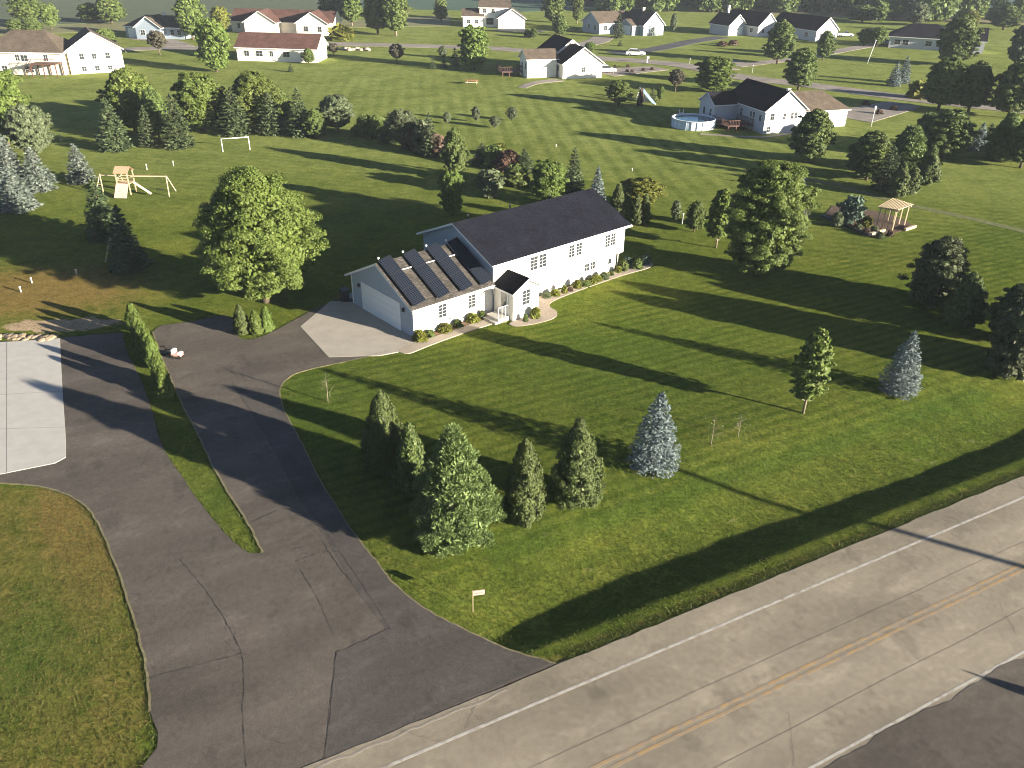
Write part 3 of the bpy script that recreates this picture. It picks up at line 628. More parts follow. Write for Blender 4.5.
def plant(kind, bx, by, top, wpx, label, lod='far', seed=None, group=None, pos=None, h=None, wm=None, lean=0, rot=None):
    x, y = at(bx, by) if pos is None else pos
    z0 = gz(x, y)
    if h is None: h = height_of(x, y, top)
    if wm is None: wm = wpx * depth_at(x, y, h * .4) / F
    unique = lod == 'hero'
    key = (kind, lod, seed if unique else (seed or 0) % 3)
    if key not in CACHE:
        hn, wn = (h, wm) if unique else NOM[kind]; sd_ = (seed or 0) * 7 + 11 + hash(kind) * 0
        cm, C, mt = crown_mesh(kind, sd_, hn, wn, lod); tm = None if kind in ('bush', 'redbush', 'teal', 'oliveb', 'yellowb') else trunk_mesh(kind, sd_, hn, wn, C)
        CACHE[key] = (cm, tm, hn, wn)
    cm, tm, hn, wn = CACHE[key]
    rz = rot if rot is not None else random.Random(int(bx * 13 + by * 7 + (h * 10))).uniform(0, 6.28)
    cat = 'bush' if kind in ('bush', 'redbush', 'teal', 'oliveb', 'yellowb') else 'shrub' if kind == 'hedge' else 'tree'
    sc = (wm / wn, wm / wn, h / hn)
    if tm is None:
        o = bpy.data.objects.new(NAMES[kind], cm); link(o); o.location = (x, y, z0); o.rotation_euler = (0, 0, rz); o.scale = sc; tag(o, label, cat, group); return o
    e = empty(NAMES[kind], (x, y, z0), rz, label, cat, group); e.scale = sc
    if lean: e.rotation_euler = (0, lean, 0)
    c = bpy.data.objects.new('crown', cm); link(c, e)
    t = bpy.data.objects.new('trunk', tm); link(t, e)
    return e
# ------------------------------------------------------------------ houses
def gable_walls(b, u0, v0, Lu, Wv, z0, h, rise, axis, m=0):
    if axis == 'u':
        A = [(u0, v0, z0), (u0, v0 + Wv, z0), (u0, v0 + Wv, h), (u0, v0 + Wv / 2, h + rise), (u0, v0, h)]
        B = [(u0 + Lu, y, z) for _, y, z in A]
    else:
        A = [(u0 + Lu, v0, z0), (u0, v0, z0), (u0, v0, h), (u0 + Lu / 2, v0, h + rise), (u0 + Lu, v0, h)]
        B = [(x, v0 + Wv, z) for x, _, z in A]
    b.faces(A + B, [(4, 3, 2, 1, 0), (5, 6, 7, 8, 9), (0, 1, 6, 5), (1, 2, 7, 6), (2, 3, 8, 7), (3, 4, 9, 8), (4, 0, 5, 9)], m)
def uv_box(o, top_mat=0):
    me = o.data; uv = me.uv_layers.new(name='UVMap')
    for p in me.polygons:
        n = p.normal; hx = Vector((-n.y, n.x, 0))
        if hx.length < .05: hx = Vector((1, 0, 0))
        hx.normalize(); sy = n.cross(hx)
        for li in p.loop_indices:
            c = me.vertices[me.loops[li].vertex_index].co; uv.data[li].uv = (c.dot(hx), c.dot(sy))
def slab(b, pts, th=.16):
    top = [Vector(p) + Vector((0, 0, th)) for p in pts]; bot = [Vector(p) for p in pts]; n = len(pts)
    nn = (top[1] - top[0]).cross(top[2] - top[0])
    if nn.z < 0: top.reverse(); bot.reverse()
    b.poly(top, 0); b.poly(bot[::-1], 1)
    for i in range(n): j = (i + 1) % n; b.poly([bot[i], bot[j], top[j], top[i]], 1)
def roof(root, u0, v0, Lu, Wv, h, rise, axis, mt, kind='gable', oh=.4, ohg=.35, name='roof', th=.16):
    b = MB(); L_, W_ = (Lu, Wv) if axis == 'u' else (Wv, Lu); s = rise / (W_ / 2); ez = h - s * oh; rz = h + rise
    def T(a, c, z): return (u0 + a, v0 + c, z) if axis == 'u' else (u0 + c, v0 + a, z)
    if kind == 'gable':
        for sg in (0, 1):
            e, mid = (-oh, W_ / 2) if sg == 0 else (W_ + oh, W_ / 2)
            slab(b, [T(-ohg, e, ez), T(L_ + ohg, e, ez), T(L_ + ohg, mid, rz), T(-ohg, mid, rz)], th)
    else:
        i = W_ / 2; a, c, d, e = T(-oh, -oh, ez), T(L_ + oh, -oh, ez), T(L_ + oh, W_ + oh, ez), T(-oh, W_ + oh, ez); f = 1.0
        g0, g1 = (T(i * f, i, rz), T(L_ - i * f, i, rz)) if kind == 'hip' else (T(-ohg, i, rz), T(L_ - i * f, i, rz))
        slab(b, [a, c, g1, g0], th); slab(b, [d, e, g0, g1], th); slab(b, [c, d, g1], th)
        if kind == 'hip': slab(b, [e, a, g0], th)
    o = b.build(name, [mt, M['trim']], root); uv_box(o); return o
def window(root, face, u, v, z, w_, h_, mun=(2, 3), name='window', frame='trim'):
    # face: 'v' = outward -v, 'V' = +v, 'u' = -u, 'U' = +u ; (u,v,z) = lower left corner on the wall
    if face in 'vV':
        sg = -1 if face == 'v' else 1; Mx = Matrix(((1, 0, 0, u), (0, sg, 0, v), (0, 0, 1, z), (0, 0, 0, 1)))
    else:
        sg = -1 if face == 'u' else 1; Mx = Matrix(((0, sg, 0, u), (1, 0, 0, v), (0, 0, 1, z), (0, 0, 0, 1)))
    b = MB(); f = .045
    for a in ((-f, 0, -f, h_ + f), (w_, w_ + f, -f, h_ + f), (0, w_, h_, h_ + f), (0, w_, -f, 0)): b.box(a[0], a[1], .003, .07, a[2], a[3], 0, Mx)
    for i in range(1, mun[0]): b.box(w_ * i / mun[0] - .008, w_ * i / mun[0] + .008, .02, .05, 0, h_, 0, Mx)
    for i in range(1, mun[1]): b.box(0, w_, .021, .049, h_ * i / mun[1] - .008, h_ * i / mun[1] + .008, 0, Mx)
    fr = b.build(name, M[frame], root)
    MB().box(0, w_, .004, .03, 0, h_, 0, Mx).build('pane', M['glass'], fr); return fr
def garage_door(root, face, u, v, z, w_, h_, rows=4):
    if face in 'vV': sg = -1 if face == 'v' else 1; Mx = Matrix(((1, 0, 0, u), (0, sg, 0, v), (0, 0, 1, z), (0, 0, 0, 1)))
    else: sg = -1 if face == 'u' else 1; Mx = Matrix(((0, sg, 0, u), (1, 0, 0, v), (0, 0, 1, z), (0, 0, 0, 1)))
    b = MB()
    for i in range(rows): b.box(0, w_, .004, .05, h_ * i / rows + .012, h_ * (i + 1) / rows - .012, 0, Mx)
    b.box(0, w_, .003, .03, 0, h_, 0, Mx)
    d = b.build('garage_door', M['door'], root)
    t = MB(); t.box(-.12, -.005, .003, .06, 0, h_ + .12, 0, Mx); t.box(w_ + .005, w_ + .12, .003, .06, 0, h_ + .12, 0, Mx); t.box(-.005, w_ + .005, .003, .06, h_ + .005, h_ + .12, 0, Mx)
    t.build('door_frame', M['trim'], d); return d

# ---- the main house
HH = empty('main_house', (HO[0], HO[1], 0), math.pi / 2 - HAZ, 'white bi-level house with dark roof, solar panels over its garage and a small gabled entry', 'house')
b = MB(); gable_walls(b, 0, 0, 7.3, 8.14, 0, 2.44, 2.0, 'u', 1); wg = b
# re-colour the end facing the drive: grey siding; the sides white
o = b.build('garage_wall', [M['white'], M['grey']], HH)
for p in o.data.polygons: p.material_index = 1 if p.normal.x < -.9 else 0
b = MB(); gable_walls(b, 7.3, -.15, 14.75, 8.84, 1.55, 4.03, 1.91, 'u')
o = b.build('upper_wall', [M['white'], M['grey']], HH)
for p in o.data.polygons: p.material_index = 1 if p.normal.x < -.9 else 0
MB().box(7.31, 21.45, .06, 8.6, 0, 1.549).build('lower_wall', M['white'], HH)
roof(HH, 0, 0, 7.25, 8.14, 2.44, 2.0, 'u', M['roof_grey'], name='garage_roof')
roof(HH, 7.3, -.15, 14.75, 8.84, 4.03, 1.91, 'u', M['roof_dark'], name='main_roof', ohg=.42)
# entry
b = MB(); gable_walls(b, 7.45, -2.3, 2.6, 2.2, .0, 2.35, .72, 'v'); b.build('entry_wall', [M['white']], HH)
roof(HH, 7.45, -2.3, 2.6, 4.2, 2.35, .72, 'v', M['roof_dark'], name='entry_roof', oh=.32, ohg=.3)
window(HH, 'v', 8.35, -2.3, 1.08, .72, 1.15, (2, 4))
dr = MB().box(7.38, 7.447, -1.75, -.85, .35, 2.3).build('front_door', M['door'], HH)
MB().box(7.34, 7.379, -1.6, -1.0, .9, 2.1).build('pane', M['glass'], dr)
MB().tube([(7.36, -1.66, 1.25), (7.30, -1.66, 1.25), (7.30, -1.66, 1.38)], .018, 6).build('handle', M['metal'], dr)
b = MB(); b.box(6.3, 7.44, -1.95, -.55, 0, .34); b.box(5.98, 6.3, -1.95, -.55, 0, .17); b.build('front_steps', M['concrete'], HH)
b = MB(); b.bar((6.35, -1.9, .34), (6.35, -1.9, 1.25), .04); b.bar((7.35, -1.9, .34), (7.35, -1.9, 1.25), .04); b.bar((6.35, -1.9, 1.25), (7.35, -1.9, 1.25), .04)
b.bar((6.7, -1.9, .34), (6.7, -1.9, 1.25), .02); b.bar((7.02, -1.9, .34), (7.02, -1.9, 1.25), .02); b.build('railing', M['trim'], HH)
# entry porch post and soffit piece
MB().box(6.9, 7.44, -.6, -.02, 2.2, 2.26).build('soffit', M['trim'], HH)
garage_door(HH, 'u', 0, 1.68, .05, 4.88, 2.13)
for (y, z) in ((1.1, 1.9), (7.0, 1.9)): MB().box(-.16, -.01, y - .08, y + .08, z - .12, z + .14).build('wall_lamp', M['dark'], HH)
for u in (2.22, 4.96): window(HH, 'v', u, 0, .98, .70, 1.02, (2, 4))
for u in (11.05, 12.0): window(HH, 'v', u, -.15, 2.52, .78, 1.08, (2, 4))
for u in (15.3, 16.15): window(HH, 'v', u, -.15, 2.58, .62, 1.02, (2, 4))
for u in (19.62, 20.3): window(HH, 'v', u, -.15, 2.5, .56, 1.04, (2, 4))
for u in (17.5, 18.2): window(HH, 'v', u, .06, .78, .56, .66, (2, 2))
window(HH, 'v', 20.4, .06, .75, .42, .5, (1, 1))
window(HH, 'U', 22.05, 2.5, 2.5, .9, 1.05, (2, 3)); window(HH, 'U', 22.05, 5.6, 2.5, .9, 1.05, (2, 3))
window(HH, 'V', 10, 8.69, 2.4, 1.6, 1.1, (3, 2)); window(HH, 'V', 16, 8.69, 2.4, 1.6, 1.1, (3, 2))
# gutters, corner boards and vents
b = MB(); b.box(-.32, 7.3, -.52, -.41, 2.29, 2.39); b.build('gutter', M['trim'], HH)
b = MB(); b.box(6.9, 22.44, -.67, -.56, 3.88, 3.99); b.build('gutter', M['trim'], HH)
for q in ((-.025, .10, -.025, -.001, 0, 2.4), (21.95, 22.07, -.175, -.152, 1.55, 3.95), (-.025, -.001, 8.04, 8.16, 0, 2.4)): MB().box(*q).build('corner_board', M['trim'], HH)
b = MB(); b.tube([(21.9, -.24, 3.9), (21.9, -.24, 1.7), (21.6, -.02, 1.4), (21.6, -.02, .1)], .045, 8); b.build('downspout', M['trim'], HH)
for u in (9.5, 14, 18.5): MB().tube([(u, 5.6, 5.2), (u, 5.6, 5.95)], .06, 8).build('roof_vent', M['dark'], HH)
# panels: four raised racks running down the garage roof
sA = 2.0 / 4.07; sl_len = math.hypot(4.07, 2.0)
def rp(u, d, up): # point on garage roof: d metres down-slope from the ridge
    cs = 4.07 / sl_len; sn = 2.0 / sl_len
    return Vector((u, 4.07 - d * cs - up * -0 - up * sn, 4.44 + .16 - d * sn + up * cs))
PVR = []
for i, u0 in enumerate((-.05, 2.1, 4.22, 6.12)):
    px_, _ = 0, 0
    e = HH; t0 = (0, 0, 0)
    for k in range(3):
        d0 = -.02 + k * 1.60; w_ = .94; lo, hi = .14, .46
        P4 = [rp(u0, d0, lo), rp(u0 + w_, d0, hi), rp(u0 + w_, d0 + 1.58, hi), rp(u0, d0 + 1.58, lo)]
        P4 = [p - Vector(t0) for p in P4]; nrm = (P4[3] - P4[0]).cross(P4[1] - P4[0]).normalized()
        if nrm.z < 0: nrm = -nrm
        b = MB(); th = nrm * .045; b.faces([p for p in P4] + [p + th for p in P4], [(0, 1, 2, 3), (7, 6, 5, 4), (0, 4, 5, 1), (1, 5, 6, 2), (2, 6, 7, 3), (3, 7, 4, 0)])
        pn = b.build('solar_panel', M['pv_frame'], e)
        c = sum(P4, Vector()) / 4; Q = [c + (p - c) * .955 + nrm * .05 for p in P4]
        me = bpy.data.meshes.new('cells'); me.from_pydata([tuple(q) for q in Q], [], [(0, 1, 2, 3)]); uvl = me.uv_layers.new(name='UVMap')
        for li, uvc in enumerate(((0, 0), (.96, 0), (.96, 1.6), (0, 1.6))): uvl.data[li].uv = uvc
        me.materials.append(M['pv']); link(bpy.data.objects.new('cells', me), pn)
    for d in (.3, 1.5, 3.1, 4.5):
        b = MB()
        for uu, hh in ((u0 + .08, .15), (u0 + .86, .43)): b.bar(rp(uu, d, 0) - Vector(t0), rp(uu, d, hh) - Vector(t0), .04)
        b.bar(rp(u0 + .03, d, .13) - Vector(t0), rp(u0 + .9, d, .42) - Vector(t0), .04)
        b.build('rack', M['pv_frame'], e)
    MB().box(.04, .16, -.06, .06, .14, .28, 0, Matrix.Translation(rp(u0 + .3, -.2, 0) - Vector(t0) + Vector((-.25, 0, -.05)))).build('junction_box', M['trim'], e)
for a, c in ((.95, 2.1), (3.05, 4.22), (5.17, 6.12)): MB().bar(rp(a, 1.25, .07), rp(c, 1.25, .07), .06).build('conduit', M['trim'], HH)

# ---- generic far house
def house(label, origin, az, blocks, wall, roofm, wins=(), doors=(), chim=(), extra=None, group=None, deck=None, porch=None):
    x, y = at(*origin)
    e = empty('house', (x, y, 0), math.pi / 2 - R_(az), label, 'house', group)
    for (u, v, Lu, Wv, h, rise, ax, kind, *rm) in blocks:
        b = MB()
        if kind == 'gable' : gable_walls(b, u, v, Lu, Wv, 0, h, rise, ax)
        elif kind == 'half':
            b.box(u, u + Lu, v, v + Wv, 0, h)
            if ax == 'u': b.faces([(u, v, h), (u, v + Wv, h), (u, v + Wv / 2, h + rise), (u + .05, v, h), (u + .05, v + Wv, h), (u + .05, v + Wv / 2, h + rise)], [(0, 2, 1), (3, 4, 5), (0, 3, 5, 2), (1, 2, 5, 4)])
        else: b.box(u, u + Lu, v, v + Wv, 0, h)
        b.build('wall', M[wall] if isinstance(wall, str) else M[wall[0]], e)
        roof(e, u, v, Lu, Wv, h, rise, ax, M[rm[0] if rm else roofm], kind, oh=.45, ohg=.4)
    for q in wins: window(e, *q, mun=(2, 2))
    for q in doors: garage_door(e, *q)
    for (u, v, z0, z1) in chim:
        c = MB(); c.box(u - .3, u + .3, v - .3, v + .3, z0, z1); c.box(u - .36, u + .36, v - .36, v + .36, z1, z1 + .1); c.build('chimney', M['cream'], e)
    if deck:
        for (u0, u1, v0, v1, z) in deck:
            b = MB(); n = int((v1 - v0) / .3)
            for i in range(n): b.box(u0, u1, v0 + i * .3, v0 + i * .3 + .27, z - .08, z)
            for uu in np.linspace(u0 + .1, u1 - .1, 4):
                for vv in (v0 + .1, v1 - .1): b.box(uu - .07, uu + .07, vv - .07, vv + .07, 0, z - .09)
            dk = b.build('deck', M['deck'], e); b = MB()
            for (a, c) in (((u0, v0), (u1, v0)), ((u0, v0), (u0, v1)), ((u1, v0), (u1, v1))):
                b.bar((*a, z + .95), (*c, z + .95), .08); b.bar((*a, z + .12), (*c, z + .12), .05)
                Ln = math.hypot(c[0] - a[0], c[1] - a[1]); k = int(Ln / .35)
                for i in range(k + 1): b.bar((a[0] + (c[0] - a[0]) * i / k, a[1] + (c[1] - a[1]) * i / k, z), (a[0] + (c[0] - a[0]) * i / k, a[1] + (c[1] - a[1]) * i / k, z + .95), .05)
            b.build('deck_railing', M['deck'], dk)
    return e
BG = 'houses of the subdivision'
# beyond the lawn, centre
house('cream house behind the lawn with black roof, small brown-roofed wing and dark red deck', (562.7, 79.1), 71,
      [(0, 0, 8.4, 6.5, 2.9, 2.8, 'v', 'gable'), (-.6, 6.3, 9.6, 9.5, 3.0, 3.4, 'v', 'gable'), (-6.6, 2.6, 6.2, 4.4, 3.6, 1.4, 'u', 'gable', 'roof_brown')], 'white', 'roof_black',
      wins=[('v', 4.0, 0, 1.2, .7, .9), ('u', -6.6, 3.2, 1.6, .8, 1.1), ('u', -6.6, 5.2, 1.6, .8, 1.1), ('u', 0, 2.2, 1.2, .9, 1.0), ('u', -.6, 8.4, 1.2, 1.0, 1.1)], chim=[(4.2, 6.2, 5.4, 6.3)], deck=[(-11, -6.7, 5, 9, .9)], group=BG)
house('pale house right of the round pool, black roof with brown garage roof at right', (762.5, 134.2), 71,
      [(0, 0, 9.5, 15, 3.9, 3.0, 'v', 'gable'), (-5.6, 10.0, 5.6, 6.0, 3.6, 1.6, 'u', 'gable'), (9.5, 2.5, 12.5, 8.5, 3.1, 2.5, 'u', 'hipr', 'roof_brown')], 'pale', 'roof_black',
      wins=[('v', 1.2, 0, 2.3, .9, 1.1), ('v', 4.2, 0, 2.3, .6, 1.0), ('v', 6.0, 0, 2.3, .6, 1.1), ('v', 6.9, 0, 2.3, .6, 1.1), ('v', .8, 0, .3, .8, .9), ('u', 0, 1.2, 1.9, .8, 1.1), ('u', 0, 3.6, 2.0, .7, 1.1), ('u', 0, 4.6, 2.0, .7, 1.1), ('u', 0, 8, 1.9, .9, 1.1), ('u', -5.6, 11, 1.4, .8, 1.3), ('u', -5.6, 13.6, 1.4, .8, 1.3), ('v', 15, 2.5, 1.2, .9, 1.1), ('u', 0, 5.8, .4, .8, .6)],
      doors=[('U', 22, 4.3, .02, 5, 2.2)], chim=[(4.75, .5, 6.2, 7.2)], deck=[(-6, -.1, 3.5, 9.8, .9)], group=BG)
# upper left
for o_ in [k for k in bpy.data.objects if k.get('label', '').startswith('pale house right of the round pool')]: o_.scale = (.73, .73, .86)
hh = house('cream house at the left edge with tan hipped roof, white chimney and rear deck stairs', (71.8, 74.5), 60,
      [(0, 0, 9.6, 8.5, 4.3, 3.0, 'v', 'gable')], 'cream', 'roof_brown',
      wins=[('v', 2.0, 0, 2.6, .8, 1.0), ('v', 4.2, 0, 2.6, .8, 1.0), ('v', 6.6, 0, 2.6, .8, 1.0), ('v', 2, 0, .5, .8, .8), ('v', 4.3, 0, .5, .8, .8), ('v', 6.6, 0, .5, .8, .8)], group=BG)
b = MB(); q = Matrix.Rotation(R_(-28), 4, 'Z')
wl = empty('wing', (0, 0, 0), R_(-28)); wl.parent = hh; wl.location = (-14.2, 6.6, 0)
MB().box(0, 15, 0, 9, 0, 4.2).build('wall', M['cream'], wl); roof(wl, 0, 0, 15, 9, 4.2, 3.1, 'u', M['roof_brown'], 'hip', oh=.5)
MB().box(-1.0, 0.4, -.5, .5, 0, 5.6).build('chimney', M['trim'], wl)
for u, z, ww in ((2.4, 2.6, .8), (6.2, 2.5, .8), (7.2, 2.4, 1.3), (11.5, 2.5, .8), (3.2, .5, 1.0), (7.5, .4, 1.6)): window(wl, 'v', u, 0, z, ww, 1.1, (2, 2))
b = MB(); b.box(10, 14.8, -3, -.05, 2.2, 2.35); [b.box(x - .08, x + .08, y - .08, y + .08, 0, 2.19) for x in (10.1, 12.4, 14.7) for y in (-2.9, -.3)]
dk = b.build('deck', M['deck'], wl); b = MB()
for i in range(8): b.box(8.4 - i * .0 + i * .25, 8.7 + i * .25, -3, -1.9, .2 + i * .26, .26 + i * .26)
b.bar((8.2, -3, 1.0), (10.2, -3, 3.2), .08); b.bar((10.1, -3, 3.2), (14.8, -3, 3.2), .08); b.bar((8.2, -1.9, 1.0), (10.2, -1.9, 3.2), .08)
for i in range(14): b.bar((10.2 + i * .35, -3, 2.3), (10.2 + i * .35, -3, 3.2), .05)
b.build('stairs', M['deck'], dk)
bpy.context.view_layer.update()
for ch in [k for k in bpy.data.objects if k.parent == wl]: ch.parent = hh; ch.matrix_basis = wl.matrix_basis @ ch.matrix_basis
bpy.data.objects.remove(wl)
house('blue-grey house with brown roof and a blue gable between two white garage fronts', (127, 37.6), 96,
      [(0, 0, 15.5, 8, 2.8, 2.2, 'u', 'hip'), (4, -2.2, 6.5, 7, 2.9, 2.3, 'v', 'gable')], 'blue', 'roof_brown',
      wins=[('v', 5.2, -2.2, 1, 1.2, 1.2), ('v', 7.8, -2.2, 1, 1.2, 1.2), ('v', 12, 0, 1.0, 1.0, 1.2), ('v', 13.8, 0, 1.0, 1.0, 1.2)], doors=[('v', .8, 0, .02, 2.8, 2.2)], group=BG, chim=[(9, 4.2, 4.6, 5.9)])
house('cream house with two front gables and a wide white garage door', (248, 33), 93,
      [(-5, 2, 28, 9, 2.8, 2.6, 'u', 'gable'), (0, -2, 8.5, 8, 3.0, 2.6, 'v', 'gable'), (14, -1.5, 8.5, 8, 3.0, 2.6, 'v', 'gable')], 'cream', 'roof_red',
      wins=[('v', 16, -1.5, .9, 1.2, 1.3), ('v', 19.8, -1.5, .9, 1.1, 1.3), ('v', -3.4, 2, 1, .8, 1.2)], doors=[('v', 1.6, -2, .02, 5.2, 2.2)], group=BG)
house('long low white ranch house with red-brown roof', (238, 60.5), 94,
      [(0, 0, 17.5, 8, 2.8, 2.4, 'u', 'gable')], 'white', 'roof_red',
      wins=[('v', 1.6, 0, 1, 1.1, 1.1), ('v', 4.2, 0, 1, 1.5, 1.1), ('v', 7.2, 0, 1, .8, 1.1), ('v', 10.2, 0, 1, 1.4, 1.1), ('v', 14, 0, 1, 1.2, 1.1), ('u', 0, 2, 1, 1, 1)], group=BG)
house('white two-storey house with brown roofs and a white garage gable', (463, 27), 88,
      [(0, 0, 6, 7.5, 3, 1.8, 'u', 'gable'), (5, 1, 9, 8.5, 5.4, 2.0, 'u', 'gable'), (10.5, -2.4, 8, 7, 2.8, 2.5, 'v', 'gable')], 'white', 'roof_brown',
      wins=[('v', 6, 1, 3.9, .9, 1.1), ('v', 8.6, 1, 3.9, .9, 1.1), ('v', 1.2, 0, 1, 1, 1.1), ('v', 3.6, 0, 1, 1, 1.1), ('v', 7, 1, .7, 2.2, 1.8)], doors=[('v', 12, -2.4, .02, 4.8, 2.2)], group=BG)
house('blue house with brown roof and a white lit end wall before the dark woods', (643, 36), 62,
      [(0, 0, 7, 11, 2.9, 3.2, 'v', 'gable'), (-10, 7.5, 12, 9, 2.9, 2.6, 'u', 'gable'), (-2.5, 2, 3.4, 6, 2.6, 1.4, 'u', 'gable')], 'blue', 'roof_brown',
      wins=[('v', 2.6, 0, 1, .8, 1.1), ('u', -10, 9, 1, 1.2, 1.2), ('u', -10, 12.5, 1, 1.2, 1.2), ('v', -8.5, 7.5, 1, 1.2, 1.2), ('v', -5.5, 7.5, 1, 1.2, 1.2), ('u', 0, 9, 1, 1, 1.2)], doors=[('u', -2.5, 3, .02, 3.6, 2.2)], group=BG, chim=[(3.4, 5.5, 5.4, 6.8)])
house('pale grey house with black roofs and two lit gable ends beside the dark drive', (757, 37), 60,
      [(0, 0, 7.5, 15, 2.9, 3.2, 'v', 'gable'), (-6.5, 5, 6.5, 8, 2.9, 2.6, 'v', 'gable')], 'pale', 'roof_black',
      wins=[('v', 1.4, 0, 1, 1, 1.1), ('v', 4.8, 0, 1, 1, 1.1), ('u', 0, 2, 1, 1.2, 1.1)], doors=[('v', -5.4, 5, .02, 4, 2.2)], group=BG, chim=[(-1, 12, 5, 7.4)])
house('white garage house with black roof partly behind the tall round trees', (815, 41.5), 62,
      [(0, 0, 8, 18, 2.9, 3.0, 'v', 'gable')], 'pale', 'roof_black', wins=[('v', 1.4, 0, .9, .9, 1.1), ('u', 0, 3, .9, 1.2, 1.1), ('u', 0, 9, .9, 1.2, 1.1)], doors=[('v', 3.4, 0, .02, 3.4, 2.2)], group=BG)
house('white ranch house with broad black roof behind the yellow-topped tree', (888, 47.5), 112,
      [(0, 0, 16, 10, 2.9, 2.8, 'u', 'hip'), (15.5, -1, 7, 8, 3, 2.6, 'u', 'gable')], 'pale', 'roof_black',
      wins=[('v', 1.2, 0, .9, 1.5, 1.2), ('v', 3.2, 0, .9, 1.5, 1.2), ('v', 8.8, 0, .9, 1.5, 1.2), ('v', 11.4, 0, .9, 1.2, 1.2), ('U', 22.5, 1.5, 1, 1, 1.2)], group=BG)

# ------------------------------------------------------------------ trees
G1 = 'specimen trees on the front lawn'; G2 = 'shelterbelt trees left of the yard'; G3 = 'trees right of the garden'; G4 = 'far trees between the houses'; G5 = 'cedar hedge between the driveways'
plant('maple', 266, 302, 166, 128, 'big bright green maple standing in the yard left of the garage', 'hero', 1)
plant('dense', 758, 276, 163, 84, 'tall dense barrel-shaped tree in the side yard right of the house', 'hero', 2)
plant('pine', 455, 538, 423, 98, 'fluffy light green pine, broadest tree of the front cluster by the drive', 'hero', 3, G1)
plant('arb', 524, 518, 437, 43, 'pointed dark green arborvitae standing just right of the fluffy pine', 'hero', 4, G1)
plant('arb', 575, 499, 419, 54, 'pointed dark green arborvitae between its twin and the larger blue spruce', 'hero', 5, G1)
plant('arb', 386, 470, 391, 46, 'round-topped arborvitae at the back left of the front cluster', 'hero', 6, G1)
plant('arb', 412, 492, 424, 40, 'shaded arborvitae half hidden behind the fluffy pine', 'mid', 6, G1)
plant('blue', 653, 466, 391, 56, 'silvery blue spruce in the middle of the front lawn', 'hero', 7, G1)
plant('blue', 898, 391, 330, 42, 'silvery blue spruce near the right end of the front lawn', 'hero', 8, G1)
plant('young', 803, 413, 327, 42, 'slender young tree with bare pale trunk on the front lawn', 'hero', 9, G1)
plant('young', 716, 248, 186, 28, 'small slim light green tree tucked against the left side of the barrel-shaped tree', 'mid', 1)
plant('jun', 930, 305, 236, 60, 'broad olive green conifer beside the round dark evergreen on the right lawn', 'hero', 11)
plant('arb', 960, 324, 272, 42, 'dark egg-shaped evergreen right of the broad olive conifer', 'mid', 1)
plant('jun', 1008, 340, 282, 52, 'dark evergreen at the right edge, back one of two', 'mid', 2)
plant('jun', 1008, 374, 292, 56, 'tall dark evergreen at the right edge, front one of two', 'mid', 0)
plant('jun', 1066, 372, 275, 62, 'dark conifer just outside the right edge behind the front lawn', 'mid', 1)
plant('jun', 1112, 336, 236, 62, 'egg-shaped evergreen beyond the right edge', 'mid', 0)
# left of drive: hedge
for k, (x, y, t, wd) in enumerate([(136, 330, 303, 16), (141, 341, 312, 17), (146, 350, 320, 17), (151, 359, 328, 17), (155, 367, 336, 16), (162, 386, 352, 17), (167, 397, 364, 17)]):
    lb = ['cedar shrub at the far tip of the hedge between the drives', 'second cedar shrub from the far tip of the hedge', 'third cedar shrub from the far tip of the hedge', 'fourth cedar shrub from the far tip of the hedge', 'cedar shrub just before the gap in the hedge', 'cedar shrub just after the gap in the hedge', 'nearest cedar shrub of the hedge between the drives'][k]
    plant('hedge', x, y, t, wd, lb, 'mid', k, G5)
plant('arb', 243, 334, 304, 17, 'dark cedar shrub leftmost of three at the corner of the drive below the maple', 'mid', 1)
plant('hedge', 257, 334, 310, 15, 'middle cedar shrub of three at the corner of the drive', 'mid', 2)
plant('hedge', 268, 331, 306, 14, 'cedar shrub rightmost of three at the corner of the drive', 'mid', 0)
# dark pair by the swing set
plant('spruce', 106, 238, 180, 40, 'dark shaded conifer in front of the wooden playset', 'mid', 0, G2)
plant('spruce', 130, 270, 206, 42, 'dark conifer in the shadow right below the wooden playset', 'mid', 1, G2)
plant('silver', 82, 182, 144, 30, 'silvery blue spruce standing alone on the lawn left of the playset', 'mid', 0, G2)
plant('silver', 20, 210, 166, 40, 'silvery blue spruce nearest the camera at the left edge', 'mid', 1, G2)
plant('silver', 40, 190, 147, 36, 'silvery blue spruce second up from the nearest one at the left edge', 'mid', 2, G2)
plant('silver', 6, 172, 128, 36, 'silvery blue spruce cut by the left edge of the picture', 'mid', 0, G2)
plant('olive', 36, 160, 104, 46, 'grey-green bushy tree above the blue spruces', 'mid', 1, G2)
plant('silver', 14, 190, 138, 34, 'silvery blue spruce in the middle of the left edge group', 'mid', 2, G2)
plant('dense', 8, 145, 66, 62, 'large bright leafy tree cut by the left edge below the cream house', 'mid', 0, G2)
